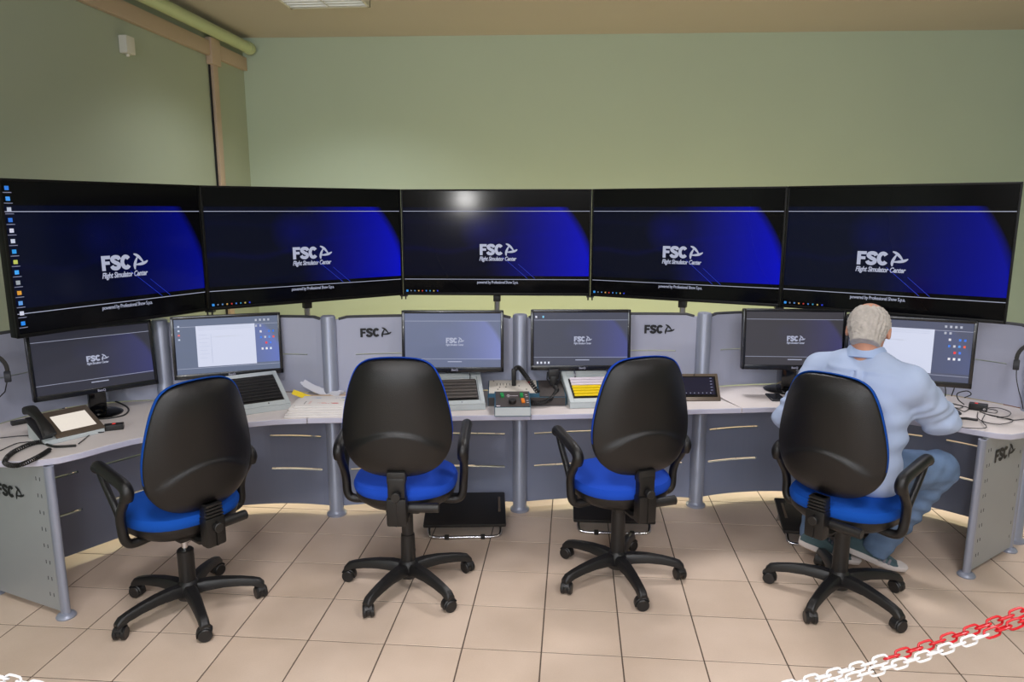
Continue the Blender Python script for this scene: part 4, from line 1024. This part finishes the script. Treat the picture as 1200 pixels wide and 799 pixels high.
        pd = loopcable([Vector(p) for p in [(X+s*.006, -.12, z0+.195), (X+s*.006, -.13, z0+.225), (X+s*.006, -.10, z0+.25), (X+s*.006, 0, z0+.268), (X+s*.006, .10, z0+.283), (X+s*.006, .125, z0+.275)]], .026, 36, seg=12)
        part(pd, 'arm_pad', M['chairblack'], ar)
    return t
chair('a', -1.733, 2.885, R(58), 22, 'office chair at far left, turned left, with a chrome gas lift showing', dz=-.045, style=1, fab='fabric_dark', sleeve='chrome', backtilt=3, Hb=.565, bz=-.072)
chair('b', -.775, 3.165, R(4), 31, 'second office chair from the left, facing straight to the desk', dz=.0, sleeve=None, Hb=.53, bz=-.015)
chair('c', .236, 3.341, R(24), .5, 'third office chair, in front of the right middle footrest', dz=-.03, sleeve='long', Hb=.54, bz=-.012)
chair('d', 1.262, 3.235, R(-46), 14, 'office chair at the right with the man sitting on it', dz=-.05, style=1, fab='fabric_dark', sleeve='long', backtilt=3, Hb=.54, bz=-.038)

# ------------------------------------------------------------------ the man: blended implicit shapes meshed with surface nets
class Field:
    def __init__(s, lo, hi, vox):
        s.lo = np.array(lo, float); s.vox = vox; s.n = np.ceil((np.array(hi)-s.lo)/vox).astype(int)+1
        s.F = np.full(s.n, .5, np.float32)
        s.ax = [s.lo[i] + np.arange(s.n[i])*vox for i in range(3)]
    def _sub(s, lo, hi):
        a = np.clip(((np.array(lo)-s.lo)/s.vox).astype(int), 0, s.n-1); b = np.clip(((np.array(hi)-s.lo)/s.vox).astype(int)+2, 1, s.n)
        sl = tuple(slice(a[i], b[i]) for i in range(3)); X = np.meshgrid(*[s.ax[i][sl[i]] for i in range(3)], indexing='ij'); return sl, np.stack(X, -1)
    def _mix(s, sl, d, k, sub=False):
        F = s.F[sl]
        if sub:
            d = -d; h = np.clip(.5-.5*(F-d)/k, 0, 1); s.F[sl] = F*(1-h)+d*h + k*h*(1-h); return
        h = np.clip(.5+.5*(F-d)/k, 0, 1); s.F[sl] = F*(1-h)+d*h - k*h*(1-h)
    def cap(s, a, b, ra, rb, k=.02, sub=False):
        a = np.array(a, float); b = np.array(b, float); m = max(ra, rb)+k+.06
        sl, P = s._sub(np.minimum(a, b)-m, np.maximum(a, b)+m); ab = b-a
        t = np.clip(((P-a)@ab)/(ab@ab), 0, 1); d = np.linalg.norm(P-a-t[..., None]*ab, axis=-1) - (ra+(rb-ra)*t); s._mix(sl, d, k, sub)
    def ell(s, c, r, rot=None, k=.02, sub=False):
        c = np.array(c, float); r = np.array(r, float); m = r.max()+k+.06
        sl, P = s._sub(c-m, c+m); Q = P-c
        if rot is not None: Q = Q@np.array(rot.to_3x3())     # world -> local
        q = Q/r; l = np.linalg.norm(q, axis=-1)+1e-9; g = np.linalg.norm(q/r, axis=-1)+1e-9; d = l*(l-1)/g; s._mix(sl, d, k, sub)
    def mesh(s):
        F = s.F; n = F.shape; ins = F < 0; cnt = np.zeros((n[0]-1, n[1]-1, n[2]-1)); acc = np.zeros(cnt.shape+(3,))
        offs = [(i, j, k) for i in (0, 1) for j in (0, 1) for k in (0, 1)]
        def cr(o): return F[o[0]:n[0]-1+o[0], o[1]:n[1]-1+o[1], o[2]:n[2]-1+o[2]]
        for o in offs:
            for ax in range(3):
                if o[ax] == 1: continue
                q = list(o); q[ax] = 1; A = cr(o); B = cr(tuple(q)); c = (A < 0) != (B < 0); t = np.where(c, A/(A-B+1e-12), 0)
                cnt += c
                for d in range(3): acc[..., d] += c*(o[d] + (t if d == ax else 0))
        act = cnt > 0; idx = -np.ones(cnt.shape, int); idx[act] = np.arange(act.sum())
        I = np.argwhere(act); V = s.lo + (I + acc[act]/cnt[act][:, None])*s.vox; fs = []
        for ax in range(3):
            u, v = [(1, 2), (2, 0), (0, 1)][ax]
            sa = [slice(None)]*3; sb = [slice(None)]*3; sa[ax] = slice(0, -1); sb[ax] = slice(1, None)
            A = ins[tuple(sa)]; B = ins[tuple(sb)]; E = np.argwhere(A != B)
            E = E[(E[:, u] > 0) & (E[:, v] > 0) & (E[:, u] < n[u]-1) & (E[:, v] < n[v]-1)]
            if not len(E): continue
            def ix(du, dv): q = E.copy(); q[:, u] -= du; q[:, v] -= dv; return idx[q[:, 0], q[:, 1], q[:, 2]]
            Q = np.stack([ix(0, 0), ix(1, 0), ix(1, 1), ix(0, 1)], 1); fl_ = A[E[:, 0], E[:, 1], E[:, 2]]
            Q[~fl_] = Q[~fl_][:, ::-1]; fs.append(Q)
        return V, np.concatenate(fs)
def from_field(fd, name, m, parent, loc, smooth_it=2):
    V, Q = fd.mesh(); V = V - np.array(loc)
    me = bpy.data.meshes.new(name); me.from_pydata(V.tolist(), [], Q.tolist()); me.update()
    for p in me.polygons: p.use_smooth = True
    me.materials.append(m); o = bpy.data.objects.new(name, me); COL.objects.link(o); o.parent = parent
    if smooth_it: md = o.modifiers.new('smooth', 'SMOOTH'); md.iterations = smooth_it; md.factor = .5
    return o
A3 = lambda *v: np.array(v, float)
ROOTP = A3(1.31, 3.26, .55)
man = thing('person', 'grey-haired balding man in a light blue shirt and jeans, seated and leaning to the desk', 'person', tuple(ROOTP), 0)
fy = R(40); d_ = A3(sin(fy), cos(fy), 0); r_ = A3(cos(fy), -sin(fy), 0); u_ = A3(0, 0, 1)
def B(o, rr=0, ff=0, uu=0): return o + r_*rr + d_*ff + u_*uu
pel = A3(1.31, 3.28, .66)
chest = B(pel, .0, .07, .30); neckb = A3(1.335, 3.335, 1.115); headc = A3(1.345, 3.36, 1.262)
shR = B(neckb, .185, -.02, -.065); shL = B(neckb, -.185, -.0, -.065)
elR = A3(1.672, 3.30, .855); wrR = A3(1.77, 3.53, .815); haR = A3(1.80, 3.64, .80)
elL = A3(1.045, 3.42, .825); wrL = A3(1.22, 3.71, .80); haL = A3(1.27, 3.80, .785)
hipR = B(pel, .095, .03, -.04); hipL = B(pel, -.095, .03, -.04)
knR = A3(1.735, 3.40, .59); anR = A3(1.52, 3.50, .15)
knL = A3(1.36, 3.74, .56); anL = A3(1.27, 3.66, .13)
hrot = Matrix.Rotation(-fy+R(12), 4, 'Z') @ Matrix.Rotation(R(-28), 4, 'X')       # head bowed forward; local +Y is the face
hl = lambda x, y, z: headc + 1.07*np.array(hrot.to_3x3() @ Vector((x, y, z)))
def build_head(f):
    f.ell(hl(0, -.006, .018), (.083, .105, .096), hrot, .01)
    f.ell(hl(0, .035, -.045), (.062, .068, .072), hrot, .03)                        # jaw and face
    f.cap(hl(0, .088, .01), hl(0, .108, -.028), .008, .013, .012)                   # nose
    f.ell(hl(0, .094, -.062), (.022, .008, .007), hrot, .008)                       # lips
    f.ell(hl(0, .08, -.09), (.025, .02, .016), hrot, .015)                          # chin
    f.ell(hl(0, .082, .034), (.05, .014, .009), hrot, .014)                         # brow
    for s in (-1, 1):
        f.ell(hl(s*.031, .096, .012), (.013, .012, .009), hrot, .006, True)         # eye sockets
        f.ell(hl(s*.031, .083, .012), (.0115, .0115, .0105), hrot, .002)            # eyes
        f.ell(hl(s*.081, .0, -.012), (.009, .021, .033), hrot, .006)                # ears
        f.ell(hl(s*.092, .006, -.008), (.006, .011, .018), hrot, .004, True)
    f.cap(hl(0, -.03, -.03), B(neckb, 0, -.01, -.02), .058, .062, .03)
def hand(f, w, h, palm_dn, side, curl=.5):
    """palm ahead of the wrist; fingers curl toward palm_dn; the thumb leaves the side"""
    dr = (h-w)/np.linalg.norm(h-w); sd = np.cross(dr, palm_dn); sd /= np.linalg.norm(sd); sd *= side
    pc = w + dr*.055
    rot = Matrix(((sd[0], dr[0], -palm_dn[0]), (sd[1], dr[1], -palm_dn[1]), (sd[2], dr[2], -palm_dn[2]))).to_4x4()
    f.ell(pc, (.040, .052, .015), rot, .012)
    for k, (o, L_) in enumerate(((-.030, .072), (-.010, .082), (.010, .076), (.029, .060))):
        p = pc + sd*o + dr*.040; dd = dr.copy()
        for j, fr in enumerate((.45, .31, .24)):
            c_ = curl*(j+.6)*.55; dd2 = dr*cos(c_)+palm_dn*sin(c_); q = p + dd2*L_*fr; f.cap(p, q, .0088-.001*j, .0080-.001*j, .004); p = q
    p = pc - sd*.034 - dr*.02
    for j, (L_, a_) in enumerate(((.035, .75), (.03, .45), (.022, .25))):
        dd2 = dr*cos(a_) - sd*sin(a_) + palm_dn*.35; dd2 /= np.linalg.norm(dd2); q = p+dd2*L_; f.cap(p, q, .0115-.001*j, .0105-.001*j, .006); p = q
body = Field((.75, 2.95, .02), (2.02, 4.05, 1.42), .0075)
build_head(body)
for a, b2, ra, rb in ((neckb, chest, .07, .12), (chest, pel, .12, .12), (shR, shL, .05, .05), (shR, elR, .048, .038), (elR, wrR, .038, .026), (shL, elL, .048, .038), (elL, wrL, .038, .026),
                      (hipR, knR, .08, .055), (knR, anR, .05, .033), (hipL, knL, .08, .055), (knL, anL, .05, .033)): body.cap(a, b2, ra, rb, .03)
body.cap(wrR, wrR+(haR-wrR)*.3, .026, .024, .01); body.cap(wrL, wrL+(haL-wrL)*.3, .026, .024, .01)
hand(body, wrR, haR, A3(-.25, .1, -.95)/np.linalg.norm(A3(-.25, .1, -.95)), -1, .8); hand(body, wrL, haL, A3(0, 0, -1.), 1, .6)
body.cap(anR, A3(1.55, 3.52, .085), .033, .022, .02); body.cap(anL, A3(1.31, 3.60, .085), .033, .022, .02)
from_field(body, 'body', M['skin'], man, ROOTP, 1)
# shirt
sh = Field((.78, 2.9, .52), (1.98, 4.0, 1.26), .009)
bt = Matrix.Rotation(-fy, 4, 'Z') @ Matrix.Rotation(R(-16), 4, 'X')
for c_, r__, k in ((B(neckb, 0, -.03, -.11), (.205, .115, .10), .05), (B(chest, 0, -.015, .02), (.205, .14, .17), .06), (B(pel, 0, .03, .14), (.19, .15, .17), .07), (B(pel, 0, .01, -.0), (.195, .165, .11), .06)):
    sh.ell(c_, r__, bt, k)
sh.ell(B(pel, 0, .005, -.07), (.20, .175, .10), bt, .05)
sh.cap(B(neckb, 0, -.01, -.03), B(neckb, 0, 0, .005), .085, .066, .04)
sh.cap(B(neckb, .07, -.015, -.02), shR, .07, .072, .04); sh.cap(B(neckb, -.07, -.015, -.02), shL, .07, .072, .04)
for a, b2, ra, rb in ((shR, elR, .086, .074), (elR, wrR, .070, .048), (shL, elL, .086, .072), (elL, wrL, .068, .048)): sh.cap(a, b2, ra, rb, .028)
X = np.stack(np.meshgrid(*sh.ax, indexing='ij'), -1).astype(np.float32)
rel = X - chest; lr = rel@r_; lf = rel@d_; lz = rel[..., 2]
fold = .0035*np.sin(lz*62 + 3*np.sin(lr*13) + 5*lr) * np.clip(1-np.abs(lz+.12)/.22, 0, 1)
def seg_d(a, b):
    ab = b-a; t = np.clip(((X-a)@ab)/(ab@ab), 0, 1); return np.linalg.norm(X-a-t[..., None]*ab, axis=-1), t
for a_, b_, ph in ((shR, elR, 0.), (shL, elL, 1.5), (elR, wrR, .7), (elL, wrL, 2.)):
    dd_, tt_ = seg_d(a_, b_); L_ = np.linalg.norm(b_-a_)
    fold += .0032*np.sin(tt_*L_*85 + ph + 14*lr + 2.2*np.sin(X[..., 2]*38)) * np.clip(1.5-dd_*11, 0, 1) * np.clip(tt_*2.2, .0, 1)
fold += .0022*np.sin(lr*34+lz*14)
fold += .003*np.sin((lr*.8+lz)*48+1.)*np.exp(-((lr-.13)/.06)**2)*np.exp(-((lz-.0)/.10)**2)
back = np.clip(-lf*12, 0, 1)
fold -= .006*back*np.exp(-(lr/.012)**2)*(lz < .13)*(lz > -.15)         # centre pleat
fold += .0045*back*(np.exp(-((lr-.02)/.006)**2)+np.exp(-((lr+.02)/.006)**2))*(lz < .13)*(lz > -.1)
fold -= .004*back*np.exp(-((lz-.135)/.008)**2)*(np.abs(lr) < .15)                          # yoke seam
sh.F += (1.9*fold).astype(np.float32)
sho = from_field(sh, 'shirt', M['shirt'], man, ROOTP, 1)
# collar: a folded band round the neck
n_ = 36; b = MB()
ax_ = Vector(headc-neckb).normalized(); e1 = Vector(r_); e1 = (e1-ax_*e1.dot(ax_)).normalized(); e2 = ax_.cross(e1)
c0 = Vector(neckb) + ax_*.040
vs = []
for k in range(n_):
    a = 2*pi*k/n_; dirv = e1*cos(a)+e2*sin(a); fr = max(0, Vector(d_).dot(dirv))
    for (rr, hh) in ((.063, -.02), (.065, .028-.02*fr), (.071, .032-.02*fr), (.079, .022-.025*fr), (.094+.012*fr, -.020-.04*fr), (.088, -.024-.04*fr)):
        p = c0 + dirv*rr*(1+.10*fr) + ax_*hh; vs.append(tuple(p))
fs = [(6*k+j, 6*((k+1) % n_)+j, 6*((k+1) % n_)+j+1, 6*k+j+1) for k in range(n_) for j in range(5)]
part(b.add(vs, fs), 'collar', M['collar'], sho, world=True, ang=70)
for w0, h0 in ((wrR, haR), (wrL, haL)):
    dr = (w0-(elR if w0 is wrR else elL)); dr = dr/np.linalg.norm(dr)
    part(MB().tube([tuple(w0-dr*.06), tuple(w0+dr*.008)], [.049, .041], 20), 'cuff', M['collar'], sho, world=True)
# hair: thick on the sides and nape, bare on the crown
hr = Field(headc-.16, headc+.16, .004)
hr.ell(hl(0, -.009, .012), (.090, .111, .101), hrot, .001); hr.cap(hl(0, -.04, -.03), hl(0, -.052, -.085), .066, .060, .02)
X = np.stack(np.meshgrid(*hr.ax, indexing='ij'), -1); Lc = (X-headc)@np.array(hrot.to_3x3())
nz = .0028*np.sin(Lc[..., 0]*230+3*np.sin(Lc[..., 2]*120))*np.sin(Lc[..., 2]*190+2*np.sin(Lc[..., 1]*140)) + .002*np.sin(Lc[..., 1]*260+Lc[..., 0]*170)
Lc = Lc/1.07; crown = -( ((Lc[..., 0]/.052)**2 + ((Lc[..., 1]-.01)/.094)**2) - 1)*.05 ; crown = np.where(Lc[..., 2] > .03, crown, -1)
front = Lc[..., 1]-.03-np.clip(Lc[..., 2], 0, .1)*.4
nape = -(Lc[..., 2]+.092+Lc[..., 1]*.1)
ear = .030-np.sqrt((Lc[..., 1]-.006)**2+(Lc[..., 2]+.016)**2)
inner = -(np.sqrt((Lc[..., 0]/.07)**2+((Lc[..., 1]+.006)/.092)**2+((Lc[..., 2]-.018)/.083)**2)-1)*.08
G = hr.F + nz
for q in (crown, front, nape, np.where(np.abs(Lc[..., 0]) > .05, ear, -1), inner): G = np.maximum(G, q.astype(np.float32))
hr.F = G.astype(np.float32)
from_field(hr, 'hair', M['hair'], man, ROOTP, 1)
# jeans
je = Field((.95, 2.95, .02), (1.95, 4.0, .80), .009)
je.ell(B(pel, 0, .0, -.03), (.185, .16, .11), bt, .04)
for a, b2, ra, rb in ((hipR, knR, .108, .084), (knR, A3(1.53, 3.50, .12), .084, .064), (hipL, knL, .105, .080), (knL, A3(1.27, 3.65, .11), .080, .064)): je.cap(a, b2, ra, rb, .025)
X = np.stack(np.meshgrid(*je.ax, indexing='ij'), -1)
dk = np.linalg.norm(X-(knR+anR)/2, axis=-1); ds = np.linalg.norm(X-knR, axis=-1)
je.F += (.008*np.sin(X[..., 2]*95+X[..., 0]*30+2*np.sin(X[..., 1]*22))*np.clip(1.2-dk*4, .25, 1) + .004*np.sin(X[..., 0]*70-X[..., 2]*60)*np.clip(1-ds*5, 0, 1)).astype(np.float32)
for kn_, an_ in ((knR, A3(1.53, 3.50, .12)), (knL, A3(1.27, 3.65, .11))):
    dn_ = (an_-kn_)/np.linalg.norm(an_-kn_); hem_ = an_ + dn_*.012; pd_ = (X-hem_)@dn_
    je.F = np.where(np.linalg.norm(X-hem_, axis=-1) < .17, np.maximum(je.F, pd_), je.F).astype(np.float32)
from_field(je, 'jeans', M['denim'], man, ROOTP, 1)
# shoes: heel and toe points give direction; soles follow the foot
def shoe(heel, toe, roll=0):
    H0, T0 = Vector(heel), Vector(toe); f = (T0-H0); L_ = f.length; f.normalize(); s = f.cross(Vector((0, 0, 1))).normalized(); u = s.cross(f)
    Tm = Matrix.Identity(4); Tm.col[0][:3] = f; Tm.col[1][:3] = -s; Tm.col[2][:3] = u; Tm.col[3][:3] = H0
    o0 = [(0, .028), (.03, .036), (.10, .036), (.17, .044), (.23, .047), (.27, .040), (.295, .022), (.30, 0)]
    sc_ = L_/.30; out = [(x_*sc_, y_) for x_, y_ in o0] + [(x_*sc_, -y_*(.9)) for x_, y_ in o0[-2::-1]]
    so = MB(); n = len(out); rows = [(0, .93), (.006, 1.), (.024, 1.03), (.030, 1.)]
    vs = []
    for h_, k in rows: vs += [((x_-.15)*k+.15, y_*k, h_ + (.012*(x_/L_) if x_/L_ > .8 else 0)) for x_, y_ in out]
    fs = [(i*n+j, i*n+(j+1) % n, (i+1)*n+(j+1) % n, (i+1)*n+j) for i in range(3) for j in range(n)] + [tuple(range(n))[::-1], tuple(3*n+j for j in range(n))]
    so.add(vs, fs, Tm); upm = MB(); vs = []
    prof = [(.03, 1.), (.05, .96), (.07, .80), (.085, .6), (.09, .35)]
    for i, (h_, k) in enumerate(prof):
        for x_, y_ in out:
            t_ = x_/L_; hh = h_*(1 if t_ < .35 else 1-(t_-.35)*.72) if i else .03
            vs.append(((x_-.10)*(k if t_ > .33 else (1+k)/2)+.10, y_*k, max(hh, .031)))
    fs = [(i*n+j, i*n+(j+1) % n, (i+1)*n+(j+1) % n, (i+1)*n+j) for i in range(4) for j in range(n)] + [tuple(4*n+j for j in range(n))]
    upm.add(vs, fs, Tm)
    U = part(upm, 'shoe', M['shoe'], man, world=True, ang=60); part(so, 'sole', M['sole'], U, world=True, ang=60)
    st = MB()
    for k in range(3):
        x_ = .165+.022*k
        for sg in (-1, 1): st.box((x_*sc_, sg*(.043), .045), (.010, .004, .03), Tm @ Matrix.Rotation(0, 4, 'X'))
    part(st, 'side_stripes', M['shoe2'], U, world=True, smooth=False)
    la = MB()
    for k in range(4): la.tube([tuple(Tm @ Vector(((.13+.018*k)*sc_, -.02, .082-.008*k))), tuple(Tm @ Vector(((.13+.018*k)*sc_, .02, .082-.008*k)))], .003, 6)
    part(la, 'laces', M['shoe2'], U, world=True)
shoe((1.40, 3.575, .085), (1.672, 3.478, .006)); shoe((1.20, 3.64, .075), (1.47, 3.53, .008))

# ------------------------------------------------------------------ barrier chains in the foreground
def link_mesh(nm, m):
    b = MB(); pts = []
    for k in range(16):
        a = 2*pi*k/16; pts.append(((.0100*cos(a)+math.copysign(.0085, cos(a))) if abs(cos(a)) > 1e-6 else 0, .0098*sin(a), 0))
    b.tube(pts, .0029, 7, closed=True); me = b.mesh(nm); smooth_by_angle(me); me.materials.append(m); return me
LW, LR = link_mesh('link', M['white_ch']), link_mesh('link_red', M['red_pl'])
def strand(p0, p1, sag, red_from, lab, phase=0.):
    P0, P1 = Vector(p0), Vector(p1); N = 400; pts = []
    for i in range(N+1):
        t = i/N; p = P0.lerp(P1, t); p.z -= sag*4*t*(1-t); pts.append(p)
    cum = [0.]
    for a, b in zip(pts, pts[1:]): cum.append(cum[-1]+(b-a).length)
    pitch = .0285; n = int(cum[-1]/pitch); j = 0
    t = thing('barrier_chain', lab, 'chain', P0, 0, 'plastic barrier chains in the foreground')
    for k in range(n+1):
        s = (k+phase)*pitch
        while j < N-1 and cum[j+1] < s: j += 1
        f = (s-cum[j])/(cum[j+1]-cum[j]); p = pts[j].lerp(pts[min(j+1, N)], f); d = (pts[j+1]-pts[j]).normalized()
        side = d.cross(Vector((0, 0, 1))).normalized(); upv = side.cross(d)
        th = R(35) if k % 2 else R(125); th += random.uniform(-.15, .15)
        Y = side*cos(th)+upv*sin(th); Z = d.cross(Y)
        m_ = Matrix((( d.x, Y.x, Z.x), (d.y, Y.y, Z.y), (d.z, Y.z, Z.z)))
        red = red_from(p)
        o = bpy.data.objects.new('link', LR if red else LW); COL.objects.link(o); o.parent = t
        o.matrix_local = Matrix.Translation(p-P0) @ m_.to_4x4()
        if red: o['label'] = 'red chain link'
PL, PR = Vector((-1.75, 1.36, .85)), Vector((1.50, 1.70, 1.045))
def sagz(): return .40
strand(PL, PR, .405, lambda p: p.x > .99, 'white barrier chain, the front strand, turning red at its right end')
strand(PL+Vector((0, .016, .012)), PR+Vector((0, .016, .012)), .405, lambda p: p.x > .77, 'rear strand of the barrier chain, red over its right part', .5)
for P_, l_ in ((PL, 'white chain post left of the view'), (PR, 'white chain post right of the view')):
    t = thing('barrier_post', l_, 'post', (P_.x, P_.y+.02, 0))
    part(MB().tube([(0, 0, .02), (0, 0, P_.z+.06)], .02, 14), 'post', M['white_ch'], t)
    part(MB().lathe([(.15, 0), (.15, .02), (.05, .05), (.02, .06)], 28), 'base', M['rubber'], t)
    part(MB().lathe([(.025, 0), (.032, .02), (.025, .045), (.003, .055)], 18, Matrix.Translation((0, 0, P_.z+.05))), 'cap', M['white_ch'], t)

# ------------------------------------------------------------------ glimpses past the right end
t = thing('wooden_cabinet', 'brown wooden cabinet glimpsed past the right end of the desk', 'cabinet', (3.42, 5.05, 0), .1)
part(MB().box((0, 0, .43), (.7, .4, .74), bev=.006), 'body', M['wood'], t); part(MB().box((0, .0, .03), (.66, .36, .06)), 'plinth', M['dark'], t, smooth=False)
part(MB().box((-.17, -.205, .43), (.33, .016, .70), bev=.003), 'door', M['wood'], t); part(MB().box((.17, -.205, .43), (.33, .016, .70), bev=.003), 'door', M['wood'], t)
t = thing('notice_board', 'dark navy standing board just past the rightmost display', 'board', (2.86, 4.25, 0), -.5)
part(MB().box((0, 0, .98), (.5, .03, .60), Matrix.Rotation(R(6), 4, 'Y') @ Matrix.Translation((.1, 0, 0)), bev=.004), 'board', M['navy'], t)
for s in (-1, 1): part(MB().tube([(s*.18, .02, 0), (s*.18, .02, 1.0)], .012, 8), 'leg', M['black'], t)
